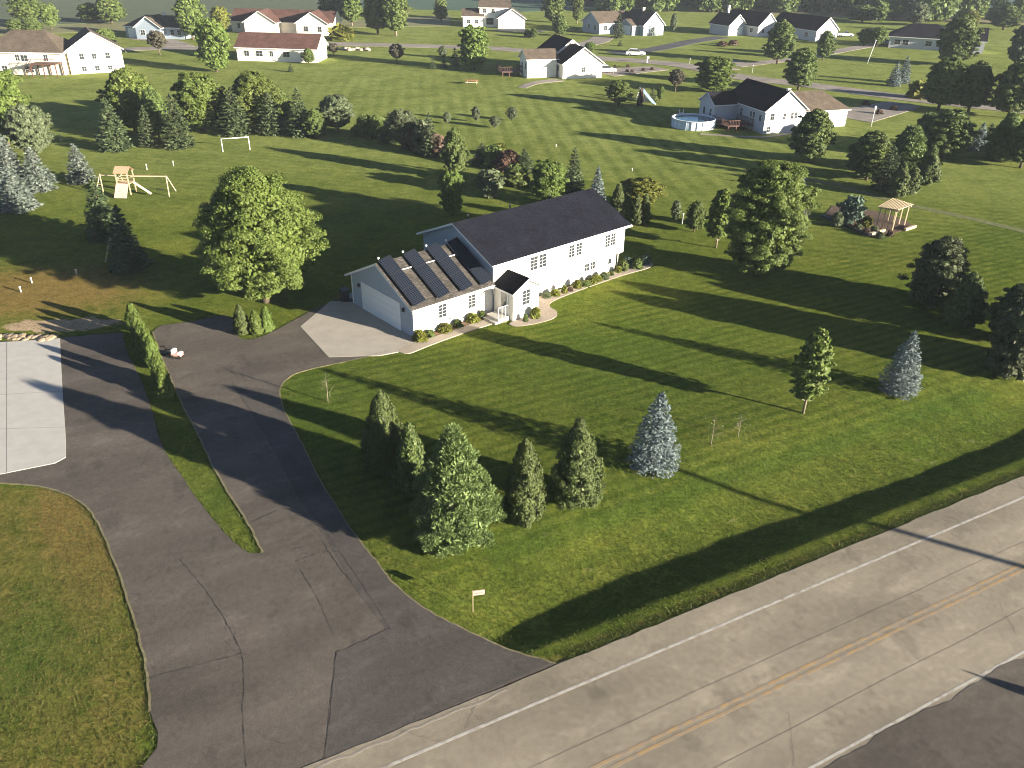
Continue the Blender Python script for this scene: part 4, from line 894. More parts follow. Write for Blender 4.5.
# left shelterbelt
plant('maple', 136, 132, 67, 60, 'leafy maple at the left end of the shelterbelt', 'mid', 0, G2)
plant('spruce', 116, 150, 98, 36, 'light conifer in front of the leftmost maple', 'mid', 2, G2)
plant('dense', 203, 130, 72, 50, 'bright leafy tree in the middle of the shelterbelt', 'mid', 1, G2)
plant('spruce', 179, 147, 94, 36, 'bushy conifer before the middle of the shelterbelt', 'mid', 1, G2)
plant('maple', 258, 128, 70, 60, 'round leafy maple at the right of the shelterbelt', 'mid', 2, G2)
plant('spruce', 236, 134, 88, 40, 'pale conifer with spreading branches in front of the right maple', 'mid', 0, G2)
plant('dark', 221, 127, 86, 26, 'darker tree between the two leafy trees of the shelterbelt', 'mid', 1, G2)
plant('dark', 283, 125, 88, 24, 'dark leafy tree at the right end behind the shelterbelt', 'mid', 2, G2)
plant('spruce', 301, 136, 88, 28, 'slim conifer at the right end of the shelterbelt', 'mid', 1, G2)
plant('olive', 338, 132, 95, 40, 'silvery green bushy tree at the start of the long shrub row', 'mid', 2)
for x, y, t, wd, kd, lb in [(160, 140, 86, 34, 'dark', 'dark leafy tree between the leftmost maple and the bushy conifer'), (272, 134, 92, 30, 'spruce', 'conifer tucked right of the round maple in the shelterbelt'), (150, 146, 106, 22, 'spruce', 'small conifer low in the left half of the shelterbelt'), (316, 138, 108, 24, 'dark', 'low dark tree between the slim conifer and the silvery bushy tree')]:
    plant(kd, x, y, t, wd, lb, 'mid', 1, G2)
# mid shrub row
GR = 'shrub row behind the yard'
rowd = [('spruce', 318, 134, 118, 14, 'low dark shrub between the slim conifer and the silvery bushy tree'), ('bush', 366, 136, 118, 20, 'low dark bush first right of the silvery bushy tree'), ('bush', 378, 137, 118, 20, 'low dark bush second right of the silvery bushy tree'), ('spruce', 391, 142, 116, 20, 'small conifer in the shrub row left of the leafy shrub'),
        ('olive', 403, 148, 112, 24, 'leafy light green shrub in the middle of the row'), ('redbush', 414, 150, 130, 20, 'dark reddish bush in the middle of the row'), ('oliveb', 424, 152, 124, 20, 'olive shrub with pink tips in the row'), ('spruce', 430, 156, 116, 16, 'narrow small conifer near the right end of the row'), ('redbush', 437, 156, 136, 18, 'dark bush at the right end of the row')]
for k, q in enumerate(rowd): plant(q[0], q[1], q[2], q[3] - 3, q[4] * 1.35, q[5], lod='mid', seed=k, group=GR)
plant('dark', 455, 178, 127, 30, 'dark upright tree with a purplish top behind the garage roof', 'mid', 1)
plant('dense', 452, 216, 168, 26, 'small two-toned tree just behind the garage roof peak', 'mid', 2)
grp = [('spruce', 482, 165, 145, 18, 'dark low conifer in the shrub island behind the house, leftmost'), ('bush', 494, 166, 148, 24, 'dark round bush in the shrub island behind the house'), ('redbush', 508, 170, 152, 24, 'reddish bush in the shrub island behind the house'), ('yellowb', 500, 156, 146, 12, 'yellowish tuft at the back of the shrub island'),
       ('spruce', 524, 172, 151, 18, 'little pink-tipped conifer right of the reddish bush'), ('bush', 516, 184, 166, 26, 'dark spreading bush in the shade behind the house ridge'), ('oliveb', 490, 186, 172, 26, 'blue-grey spreading juniper in the shade'), ('oliveb', 490, 197, 184, 14, 'small upright pale bush in the sunlit slot behind the roof')]
for k, q in enumerate(grp): plant(q[0], q[1], q[2], q[3] - 2, q[4] * 1.3, q[5], lod='mid', seed=k, group='shrub island behind the house')
plant('dense', 548, 204, 159, 38, 'bright leafy tree rising behind the middle of the house roof', 'mid', 0)
plant('spruce', 573, 192, 148, 24, 'dark green conifer right of the leafy tree behind the roof', 'mid', 2)
plant('blue', 596, 206, 167, 20, 'slim silvery spruce behind the far end of the house ridge', 'mid', 1)
plant('yellow', 641, 206, 178, 46, 'small spreading yellow-green tree behind the arborvitae', 'mid', 1)
for k, (x, y, t, wd, lb) in enumerate([(617, 214, 184, 17, 'dark arborvitae at the back left of the four by the house corner'), (626, 222, 194, 15, 'arborvitae second of four by the house corner'), (635, 224, 195, 15, 'arborvitae third of four by the house corner'), (644, 223, 194, 13, 'arborvitae last and rightmost of four by the house corner')]):
    plant('arb', x, y, t, wd, lb, 'mid', k, 'arborvitae at the house corner')
plant('dark', 694, 232, 200, 22, 'small dark green tree left of the barrel-shaped tree', 'mid', 0)
plant('olive', 675, 222, 200, 12, 'thin sapling near the white post in the side yard', 'far', 0)
plant('olive', 796, 240, 206, 18, 'thin pale tree against the right side of the barrel-shaped tree', 'mid', 1)
# far lawn saplings
for k, (x, y, t, wd, lb) in enumerate([(495, 128, 116, 13, 'small pale sapling with a long shadow on the back lawn, leftmost of three'), (476, 122, 106, 10, 'small green sapling in the middle of the back lawn three'), (512, 121, 107, 12, 'small grey sapling rightmost of the back lawn three'), (447, 124, 112, 10, 'small green sapling left of the back lawn three'), (800, 190, 175, 14, 'tiny blue spruce by the pale path right of the barrel-shaped tree')]):
    plant('blue' if k == 4 else 'olive', x, y, t, wd, lb, 'far', k)
plant('teal', 850, 222, 195, 34, 'big silvery green bush at the back of the garden bed', 'mid', 0)
plant('oliveb', 836, 226, 212, 14, 'small bush left of the silvery bush in the garden', 'mid', 1); plant('yellowb', 866, 226, 217, 12, 'small yellow-green plant at the back of the garden bed', 'mid', 2)
for k, (x, y) in enumerate([(858, 230), (866, 234), (874, 232), (852, 226), (880, 238), (890, 236)]): plant('redbush' if k % 2 else 'oliveb', x, y, y - 6, 9, 'low plant in the brown garden bed by the pergola', 'mid', k, 'plants in the garden bed')
# right group
rg = [('dark', 866, 180, 130, 48, 'dark leafy tree leftmost of the big grove on the right'), ('pine', 903, 172, 122, 50, 'dark pine in the middle of the big grove on the right'), ('dark', 942, 158, 108, 54, 'tall dark tree at the right of the big grove'), ('spruce', 884, 190, 146, 30, 'shaded conifer low in the big grove'), ('arb', 896, 197, 162, 22, 'low round evergreen at the front of the grove, left of the brighter one'), ('arb', 909, 194, 166, 20, 'brighter round evergreen at the very front of the grove'),
      ('arb', 924, 184, 146, 26, 'dark oval evergreen at the right front of the grove'), ('pine', 922, 148, 110, 40, 'pine at the back of the grove'), ('blue', 976, 152, 123, 20, 'silvery spruce alone right of the grove'), ('pine', 1000, 160, 112, 46, 'dark pine at the right edge beside the silvery spruce'), ('dark', 1020, 168, 112, 40, 'dark tree cut by the right edge below the road'), ('spruce', 985, 150, 124, 22, 'small conifer between the silvery spruce and the dark pine')]
for k, q in enumerate(rg): plant(*q, lod='mid', seed=k, group=G3)
plant('dark', 808, 162, 108, 46, 'leafy tree in front of the brown-roofed garage wing', 'mid', 2)
plant('dense', 713, 92, 56, 42, 'round leafy tree behind the blue gable near the pool', 'mid', 0)
plant('dark', 777, 64, 19, 34, 'tall oval tree behind the road above the pool house', 'mid', 1)
plant('dark', 798, 90, 47, 36, 'oval tree directly behind the pool house roof', 'mid', 0)
plant('dark', 823, 60, 30, 20, 'small dark oval tree before the white garage gable', 'mid', 2)
plant('purple', 675, 92, 69, 17, 'small dark round tree with pale trunk above the pool', 'mid', 1)
plant('light', 618, 106, 80, 28, 'light bushy tree above the slide left of the pool', 'mid', 1)
plant('dark', 952, 66, 14, 44, 'large yellow-topped tree in front of the black-roofed ranch house', 'mid', 1)
plant('dark', 938, 110, 56, 44, 'large dark tree below the ranch house, left one', 'mid', 2); plant('dark', 968, 112, 60, 40, 'large leafy tree right beside the large dark tree below the ranch house', 'mid', 0)
plant('yellow', 966, 34, 9, 20, 'yellow-green crown rising behind the large yellow-topped tree', 'mid', 0)
plant('dark', 1008, 118, 58, 48, 'dark tree at the right edge beyond the road', 'mid', 1); plant('olive', 1016, 70, 22, 28, 'olive tree at the right edge near the top', 'mid', 1)
plant('dark', 1003, 30, 4, 34, 'dark tree near the top right corner', 'mid', 2); plant('blue', 893, 86, 62, 16, 'blue spruce left one of the pair beyond the road', 'mid', 0); plant('blue', 902, 83, 57, 16, 'grey-green spruce right one of the pair beyond the road', 'mid', 1)
plant('yellowb', 917, 98, 82, 22, 'yellow-green bush by the road right of the blue spruce pair', 'mid', 1)
for k, (x, y, t, wd, lb) in enumerate([(864, 46, 28, 18, 'leftmost green bush of the clump by the white flagpole'), (876, 47, 26, 18, 'rightmost green bush of the clump by the white flagpole')]): plant('light', x, y, t, wd, lb, 'far', k)
for k, (x, y, t, wd, kd, lb) in enumerate([(640, 106, 88, 7, 'redbush', 'narrow reddish shrub beside the blue slide'), (652, 102, 88, 10, 'spruce', 'small pale conifer left of two beyond the slide'), (660, 101, 86, 9, 'light', 'small green sapling right of two beyond the slide'), (645, 102, 92, 8, 'blue', 'tiny pale spruce right of the slide')]): plant(kd, x, y, t, wd, lb, 'far', k)
# far trees, left to right
far = [('willow', 28, 24, -12, 36, 'tall sparse willow with pale trunk at the top left'), ('light', 52, 30, 2, 22, 'round tree right of the sparse willow'), ('dark', 34, 34, 17, 22, 'round bush-like tree below the willow, right'), ('dark', 18, 34, 18, 22, 'round bush-like tree below the willow, left'), ('dark', 92, 23, 2, 26, 'tree left half of the pair behind the blue-grey house'), ('dark', 112, 24, -6, 34, 'tree right half of the pair behind the blue-grey house'),
       ('light', 107, 50, 28, 26, 'round bright shrub-tree at the right end of the cream house'), ('light', 193, 40, -4, 34, 'tall tree beside the blue-grey house'), ('yellow', 222, 34, 6, 22, 'yellowish tree behind the roadside tree'), ('dense', 217, 72, 18, 37, 'upright leafy tree with short trunk left of the ranch house'), ('purple', 160, 55, 31, 21, 'small dark round tree on the green before the blue-grey house'),
       ('dark', 333, 24, -10, 30, 'dark tree left in the top centre-left clump'), ('willow', 352, 26, -12, 26, 'pale willow right in the top centre-left clump'), ('dark', 378, 34, -14, 34, 'dark tall tree left in the top centre clump'), ('willow', 396, 36, -12, 34, 'pale poplar-like tree right in the top centre clump'), ('yellowb', 342, 40, 27, 24, 'low yellow-green bush under the top centre-left clump'),
       ('dark', 441, 22, -4, 16, 'small dark round tree right of the top centre clump'), ('dense', 474, 70, 24, 34, 'round leafy tree left of the black-roofed cream house'), ('spruce', 455, 66, 48, 12, 'dark small conifer left of the round leafy tree'), ('spruce', 444, 68, 56, 8, 'dark tiny conifer, rightmost of two'), ('spruce', 433, 69, 57, 8, 'dark tiny conifer, leftmost of two'), ('olive', 443, 58, 46, 11, 'small pale roadside tree'), ('purple', 397, 64, 44, 17, 'small dark loose tree by the roadside'),
       ('dark', 309, 64, 48, 14, 'small dark green tree right of the ranch house'), ('purple', 334, 56, 43, 12, 'small purple-grey tree right of the ranch house'), ('spruce', 291, 72, 64, 7, 'tiny dark shrub on the lawn below the ranch house'), ('spruce', 237, 30, 22, 8, 'small conifer before the cream garage'),
       ('willow', 553, 26, -16, 26, 'pale tall tree left of the blue house'), ('dark', 560, 36, 14, 18, 'dark tree low before the pale tall tree'), ('willow', 577, 24, -8, 14, 'thin pale tree right beside the pale tall tree'), ('spruce', 618, 38, 14, 14, 'dark conifer in front of the blue house'), ('spruce', 653, 36, 25, 6, 'thin dark conifer at the white end of the blue house'), ('spruce', 620, 46, 40, 6, 'small round dark shrub below the blue house'),
       ('olive', 673, 32, 13, 8, 'thin young tree on the lawn right of the blue house'), ('dark', 534, 38, 28, 10, 'dark small shrub-tree behind the black roof, left'), ('bush', 528, 37, 29, 9, 'dark low shrub behind the black roof'), ('light', 590, 52, 42, 14, 'light green shrub behind the white gable end'), ('dark', 862, 22, 4, 34, 'dark round tree at the top right, left one of the wood edge'), ('dark', 892, 20, 0, 26, 'tree at the wood edge left of the ranch roof'), ('olive', 915, 26, 2, 26, 'olive tree behind the ranch roof'), ('dark', 996, 24, 6, 24, 'dark tree behind the white gable at the top right')]
for k, q in enumerate(far): plant(*q, lod='far', seed=k, group=G4)
# bare little saplings and dry seedlings on the front lawn
def sapling(px_, py, h, label, seed):
    x, y = at(px_, py); r = random.Random(seed); e = empty('sapling', (x, y, gz(x, y)), 0, label, 'tree', 'thin saplings on the front lawn')
    b = MB(); b.tube([(0, 0, -.05), (.02, .03, h * .5), (0, .05, h)], [.03, .02, .008], 6)
    for i in range(9):
        z = h * (.3 + .07 * i); a = r.uniform(0, 6.28); l = .5 * (1.1 - z / h) + .15; b.tube([(0, .03, z), (math.cos(a) * l * .5, math.sin(a) * l * .5, z + .2 * l), (math.cos(a) * l, math.sin(a) * l, z + .55 * l)], [.012, .008, .004], 4)
    b.build('trunk', M['bark_light'], e)
    rr = np.random.default_rng(seed); n = 90; Pp = rr.normal(size=(n, 3)) * np.array([.3, .3, .28 * h]) + np.array([0, 0, h * .6])
    d = leaf_object('crown', Pp, unit(rr.normal(size=(n, 3))), unit(rr.normal(size=(n, 3))), .09, .6, L['olive']); link(bpy.data.objects.new('crown', d), e)
sapling(328, 402, 2.0, 'thin sparse sapling at the left edge of the front lawn near the drive', 1)
sapling(711, 444, 1.9, 'thin yellowish sapling right of the middle blue spruce', 2)
sapling(738, 436, 1.5, 'thin yellowish sapling halfway between the blue spruce and the young tree', 3)
# foundation planting
fp = [(.2, -.45, .65, 1.1, 'hosta clump at the garage corner by the drive'), (1.15, -.4, .5, .8, 'hosta clump second from the garage corner'), (2.5, -.4, .55, 1.1, 'hosta clump under the left garage window'), (3.7, -.35, .55, .9, 'hosta clump between the two garage windows'), (5.1, -.4, .6, 1.0, 'hosta clump under the right garage window'), (6.1, -.3, .6, .6, 'small dark shrub beside the front steps')]
for k, (u, v, h, wm, lb) in enumerate(fp): plant('yellowb' if k % 2 == 0 else 'bush', 0, 0, 0, 0, lb, 'mid', k, 'plants along the garage wall', pos=hp(u, v), h=h, wm=wm)
r = random.Random(8)
for k, u in enumerate([10.6, 11.3, 12.6, 13.4, 14.3, 15.0, 15.9, 16.8, 17.6, 18.4, 19.2, 20.2, 21.2]): plant(['yellowb', 'redbush', 'oliveb', 'bush'][k % 4 if k % 3 else 0], 0, 0, 0, 0, 'low mixed plant in the stone bed along the long white wall', 'mid', k, 'plants along the long wall', pos=hp(u, -.75 + r.uniform(-.2, .2)), h=r.uniform(.3, .7), wm=r.uniform(.45, 1.1))
for k, (u, v, lb) in enumerate([(22.0, -.4, 'leafy bush at the far house corner, nearest the wall'), (22.9, -.1, 'leafy bush at the far house corner, second out'), (23.2, -1.0, 'leafy bush at the front of the far corner bed'), (23.9, -.2, 'leafy bush at the back of the far corner bed'), (24.6, -.7, 'outermost leafy bush of the far corner bed')]): plant(['bush', 'teal', 'bush', 'bush', 'teal'][k], 0, 0, 0, 0, lb, 'mid', k, 'bushes at the far house corner', pos=hp(u, v), h=.9, wm=1.15)
plant('yellowb', 0, 0, 0, 0, 'bright green plant under the entry window', 'mid', 1, pos=hp(9.2, -2.9), h=.8, wm=.8); plant('bush', 0, 0, 0, 0, 'dark little shrub at the corner of the entry', 'mid', 2, pos=hp(8.2, -2.9), h=.6, wm=.5); plant('bush', 0, 0, 0, 0, 'round shrub between entry and long wall', 'mid', 0, pos=hp(10.5, -1.0), h=1.1, wm=1.1)

# far-off wood along the top right
def wood():
    r = np.random.default_rng(5); Ps, Ns, Ts, Sz = [], [], [], []
    cs = []
    for i in range(150): x = r.uniform(598, 905); cs.append((x, r.uniform(1, 13.5) - 3 * (x - 598) / 307))
    for i in range(46): cs.append((r.uniform(860, 1180), r.uniform(11, 19)))
    for i in range(14): cs.append((r.uniform(560, 640), r.uniform(2, 9)))
    tr = MB()
    for k, (a, c) in enumerate(cs):
        x, y = at(a, c + 5 * (a - 655) / 400); h = r.uniform(6, 10.5); w_ = h * r.uniform(.7, 1.0)
        d = clumpy(int(k + 50), h, w_, .05, 'barrel', 28, 900, .85, rc=(.2, .34), deep=.5)
        Ps.append(d[0] + np.array([x, y, 0])); Ns.append(d[1]); Ts.append(d[2]); Sz.append(d[3]); tr.tube([(x, y, -.1), (x, y, h * .6)], [.2, .1], 5)
    me = leaf_object('woodland', np.concatenate(Ps), np.concatenate(Ns), np.concatenate(Ts), np.concatenate(Sz), .7, L['dark'])
    o = bpy.data.objects.new('woodland', me); link(o); tag(o, 'dark far-off wood behind the houses along the top right', 'woodland', kind='stuff')
    t = tr.build('trunks', M['bark'], o); tag(t, kind='stuff')
wood()

# ------------------------------------------------------------------ things in the yards
def rot_at(px_, py, az, z=None): x, y = at(px_, py); return (x, y, gz(x, y) if z is None else z), math.pi / 2 - R_(az)
# yard sign
p, rz = rot_at(473, 607, 78)
e = empty('yard_sign', p, rz, 'small pink and white yard sign on a thin stake at the corner of the lawn', 'sign')
MB().box(-.012, .012, -.012, .012, -.1, 1.25).build('stake', M['wood'], e)
sgn = MB().box(.0, .52, -.012, .012, .95, 1.22).build('sign_board', mat('pink_white_board', (.36, .20, .17), .6, col2=(.42, .30, .27), nscale=6), e)
MB().box(.1, .42, -.016, -.013, 1.05, 1.08).build('board_stripe', M['red'], sgn)
# small white markers in the lawns
for (x_, y_, hh_, lb) in [(147, 170, .7, 'white post stub nearer the playset, leftmost of two'), (173.5, 166, .6, 'white post stub rightmost of two beyond the playset'), (77, 275, .5, 'white marker in the lawn below the shaded conifers'), (32, 283, .45, 'white marker in the dry grass, upper one'), (21, 292, .45, 'white marker in the dry grass, lower one'),
                     (61, 141, .9, 'white post in the shade beside the left spruces'), (556, 147, .35, 'tiny white marker behind the house on the mown field'), (632, 171, .35, 'tiny white marker on the mown field near the yellow tree'), (682, 224, 1.1, 'white post in the side yard with a long shadow'), (689.5, 64, 1.2, 'white post by the village road'), (752, 73, 1.6, 'thin white post on the verge of the village road'), (317, 59, 1.1, 'white post right of the ranch house'), (126, 52.5, 1.0, 'white post beside the road near the cream house')]:
    p, rz = rot_at(x_, y_, 30); b = MB(); b.lathe([(.0, -.05), (.06, -.05), (.06, hh_ * .9), (.085, hh_ * .9), (.085, hh_), (.0, hh_ + .02)], 10); o = b.build('marker_post', M['trim'], None, p); tag(o, lb, 'post')
# small things on the drive corner: a toppled ride-on toy and a toy wagon
p, rz = rot_at(178, 358, 100, .04)
e = empty('toy_wagon', p, rz, 'small pink and white ride-on toy left at the edge of the drive', 'toy')
MB().box(-.35, .35, -.2, .2, .18, .34).build('body', mat('pink_plastic', (.6, .33, .28), .5), e)
b = MB(); b.box(-.3, -.1, -.18, .18, .341, .62); b.box(.12, .34, -.2, .2, .341, .42); b.build('seat', M['trim'], e)
for xx in (-.25, .25):
    for yy in (-.22, .22): MB().tube([(xx, yy - .03, .12), (xx, yy + .03, .12)], .12, 10).build('wheel', M['tyre'], e)
MB().bar((.35, 0, .25), (.75, 0, .6), .035).build('handle', M['dark'], e)
p, rz = rot_at(168, 353, 20, .04)
e = empty('scooter', p, rz, 'dark little scooter lying beside the pink toy', 'toy')
MB().box(-.4, .3, -.05, .05, .06, .09).build('deck', M['dark'], e); MB().bar((.3, 0, .08), (.55, .35, .12), .03).build('steering_tube', M['dark'], e); MB().bar((.42, .5, .12), (.68, .22, .14), .03).build('handlebar', M['dark'], e)
for xx in (-.42, .36): MB().tube([(xx, -.02, .06), (xx, .02, .06)], .06, 10).build('wheel', M['tyre'], e)
# bin behind garage corner
p = hp(-.3, 8.9)
e = empty('wheelie_bin', (p[0], p[1], .05), math.pi / 2 - HAZ, 'dark wheeled bin standing at the back corner of the garage', 'bin')
b = MB(); b.faces([(-.22, -.25, .06), (.22, -.25, .06), (.22, .25, .06), (-.22, .25, .06), (-.29, -.33, .95), (.29, -.33, .95), (.29, .33, .95), (-.29, .33, .95)], [(3, 2, 1, 0), (4, 5, 6, 7), (0, 1, 5, 4), (1, 2, 6, 5), (2, 3, 7, 6), (3, 0, 4, 7)]); b.build('body', M['dark'], e)
MB().box(-.31, .31, -.36, .34, .953, 1.0).build('lid', M['dark'], e)
for s in (-1, 1): MB().tube([(s * .2 - .03, .28, .1), (s * .2 + .03, .28, .1)], .1, 10).build('wheel', M['tyre'], e)

# playset
p, rz = rot_at(128, 193, 92)
e = empty('playset', p, rz, 'wooden playset with tan canopy, slide ladder and long swing beam', 'playset'); e.scale = (.8, .8, .8)
b = MB()
for xx in (-.8, .8):
    for yy in (-.8, .8): b.bar((xx, yy, 0), (xx, yy, 3.0 if yy else 3), .12)
b.box(-.85, .85, -.85, .85, 1.42, 1.5)
for z in (1.9, 2.2): b.bar((-.8, -.8, z), (.8, -.8, z), .1); b.bar((-.8, .8, z), (.8, .8, z), .1); b.bar((-.8, -.8, z), (-.8, .8, z), .1)
b.build('tower', M['wood'], e)
b = MB(); slab(b, [(-1.0, -1.0, 2.9), (1.0, -1.0, 2.9), (1.0, 0, 3.6), (-1.0, 0, 3.6)], .04); slab(b, [(-1.0, 1.0, 2.9), (1.0, 1.0, 2.9), (1.0, 0, 3.6), (-1.0, 0, 3.6)], .04); b.build('canopy', [M['tan'], M['tan']], e)
b = MB(); slab(b, [(-.85, -1.0, 1.5), (.85, -1.0, 1.5), (1.05, -2.6, 0.05), (-.65, -2.6, .05)], .06); b.build('climbing_wall', [mat('pink_board', (.62, .42, .34), .7, var=.1), M['wood']], e)
b = MB()
for i in range(6): b.bar((-.3, -1.2 - i * .24, 1.32 - i * .21), (.8, -1.2 - i * .24, 1.32 - i * .21), .07)
b.build('rungs', M['dark'], e)
b = MB(); b.bar((.8, 0, 2.35), (5.6, .3, 2.35), .16); b.bar((5.6, .3, 2.4), (6.3, -1.3, 0), .13); b.bar((5.6, .3, 2.4), (6.0, 1.5, 0), .13); b.build('swing_beam', M['wood'], e)
b = MB()
for xx in (2.2, 3.0, 4.0, 4.8): b.bar((xx, .15, 2.3), (xx, .15, .55), .02)
b.box(2.15, 3.05, .02, .3, .5, .54); b.box(3.95, 4.85, .02, .3, .5, .54); b.build('swing', M['dark'], e)
b = MB(); slab(b, [(1.0, .45, 1.45), (1.0, -.15, 1.45), (3.6, -1.1, .2), (3.6, -.5, .2)], .05); b.build('slide', [mat('cream_slide', (.62, .55, .38), .5), M['wood']], e)
b = MB(); b.bar((-.8, 0, 2.35), (-3.4, .1, 2.35), .13); b.bar((-3.4, .1, 2.5), (-4.1, -.8, 0), .11); b.bar((-3.4, .1, 2.5), (-2.9, -.9, 0), .11); b.bar((-3.7, -.35, 1.2), (-3.1, -.45, 1.2), .08); b.build('a_frame', M['wood'], e)
# A-frame in the shadow
p, rz = rot_at(122, 258, 92)
e = empty('swing_frame', p, rz, 'dark A-frame swing standing in the shade below the playset', 'swing'); b = MB()
for yy in (-1.2, 1.2): b.bar((-.9, yy, 0), (0, yy, 2.2), .1); b.bar((.9, yy, 0), (0, yy, 2.2), .1)
b.bar((0, -1.2, 2.2), (0, 1.2, 2.2), .1); b.build('frame', M['wood'], e); b = MB(); b.bar((0, -.3, 2.1), (0, -.3, .5), .02); b.bar((0, .3, 2.1), (0, .3, .5), .02); b.box(-.12, .12, -.35, .35, .46, .5); b.build('seat', M['dark'], e)
# goal frame
p, rz = rot_at(223, 152, azim((223, 152), (250, 150)))
e = empty('goal_frame', p, rz, 'white pipe goal frame standing on the left lawn before the shelterbelt', 'goal'); A = at(223, 152); B = at(250, 150); Ln = math.hypot(B[0] - A[0], B[1] - A[1])
b = MB(); b.tube([(0, 0, 0), (0, 0, 1.6)], .06); b.build('post', M['trim'], e); b = MB(); b.tube([(Ln, 0, 0), (Ln, 0, 1.6)], .06); b.build('post', M['trim'], e); b = MB(); b.tube([(-.06, 0, 1.66), (Ln + .06, 0, 1.66)], .06); b.build('crossbar', M['trim'], e)
# pool
p, rz = rot_at(692.5, 131, 0)
e = empty('swimming_pool', p, 0, 'round above-ground pool with pale ribbed wall beside the pool house', 'pool')
A = at(671.5, 126); B = at(714, 127); R0 = math.hypot(B[0] - A[0], B[1] - A[1]) / 2 ; e.location = ((A[0] + B[0]) / 2, (A[1] + B[1]) / 2, 0)
b = MB(); n = 48
prof = [(R0, 0), (R0, 1.25), (R0 - .05, 1.25), (R0 - .05, .1)]; b.lathe(prof, n)
for k in range(24): a = 2 * math.pi * k / 24; b.box(-.06, .06, -.05, .05, 0, 1.3, 0, Matrix.Translation((math.cos(a) * (R0 + .03), math.sin(a) * (R0 + .03), 0)) @ Matrix.Rotation(a, 4, 'Z'))
b.build('pool_wall', mat('pool_wall_steel', (.55, .62, .68), .5, var=.1, nscale=2), e)
b = MB(); b.lathe([(R0 - .12, 1.26), (R0 - .12, 1.32), (R0 + .12, 1.32), (R0 + .12, 1.26), (R0 - .12, 1.26)], n); b.build('pool_rim', M['trim'], e)
b = MB(); b.poly([(math.cos(2 * math.pi * k / n) * (R0 - .055), math.sin(2 * math.pi * k / n) * (R0 - .055), 1.08) for k in range(n)]); b.build('water', mat('pool_water', (.03, .10, .13), .06, spec=.8), e)
b = MB(); [b.bar((s, R0 * .92 + .2, 0), (s, R0 * .92 - .1, 2.0), .07) for s in (-1.7, -1.1)]; [b.bar((-1.7, R0 * .92 + .2 - i * .03, .35 + i * .35), (-1.1, R0 * .92 + .2 - i * .03, .35 + i * .35), .12, .04) for i in range(4)]; b.build('ladder', M['trim'], e)
# slide by the pool house, toys
p, rz = rot_at(640, 102, 150)
e = empty('play_slide', p, rz, 'blue slide with ladder on the shaded lawn left of the pool', 'slide')
b = MB(); slab(b, [(0, -.35, 2.3), (0, .35, 2.3), (4, .35, .25), (4, -.35, .25)], .06); b.build('chute', [mat('blue_slide', (.25, .38, .55), .4), M['metal']], e)
b = MB(); b.bar((0, -.35, 2.4), (-.9, -.35, 0), .08); b.bar((0, .35, 2.4), (-.9, .35, 0), .08); [b.bar((-.15 - .17 * i, -.35, 2 - .45 * i), (-.15 - .17 * i, .35, 2 - .45 * i), .06) for i in range(4)]; b.build('ladder', M['metal'], e)
p, rz = rot_at(472, 84, 90)
e = empty('bench_table', p, rz, 'low orange and cream picnic bench on the lawn below the cream house', 'bench')
MB().box(-1.2, 1.2, -.4, .4, .68, .76).build('table_top', M['orange'], e)
for s in (-1, 1): MB().box(-1.2, 1.2, s * .95 - .15, s * .95 + .15, .4, .46).build('seat', mat('cream_paint', (.6, .5, .35), .6) if s < 0 else M['orange'], e)
b = MB(); [(b.bar((x_, -1.0, .38), (x_, 1.0, .38), .08), b.bar((x_, -.7, 0), (x_, -.25, .67), .08), b.bar((x_, .7, 0), (x_, .25, .67), .08)) for x_ in (-.9, .9)]; b.build('leg', M['wood'], e)
# landscape rocks/shrubs clusters in far lawn (brown ring near the road)
p, rz = rot_at(357, 50, 90)
b = MB(); rr = random.Random(3)
for i in range(16):
    x_, y_ = rr.uniform(-4, 4), rr.uniform(-1.5, 1.5); s = rr.uniform(.3, .8); b.lathe([(0, -.1), (s, -.1), (s * 1.05, s * .4), (s * .6, s * .8), (0, s * .85)], 7, 0, (x_, y_))
o = b.build('rock_pile', M['stone'], None, p); tag(o, 'tan rocks of a landscape bed beside the village road', 'rocks')
for (x_, y_, lb) in [(722, 46, 'red-brown shrub bed left one on the lawn before the black-roofed house'), (733, 45, 'red-brown shrub bed right one on the lawn before the black-roofed house')]: plant('redbush', x_, y_, y_ - 5, 12, lb, 'far', 1)
# dirt/boulder edge at the concrete pad
p, rz = rot_at(22, 338, 90)
b = MB(); rr = random.Random(5)
for i in range(60):
    x_, y_ = rr.uniform(-2.2, 2.2), rr.uniform(-.35, .35); s = rr.uniform(.10, .34); b.lathe([(0, -.1), (s, -.1), (s * 1.15, s * .15), (s * .7, s * .45), (0, s * .5)], 7, 0, (x_, y_))
o = b.build('dirt_pile', M['yellow_dirt'], None, p); tag(o, 'heap of pale sandy dirt and stones at the far edge of the concrete pad', 'dirt pile')
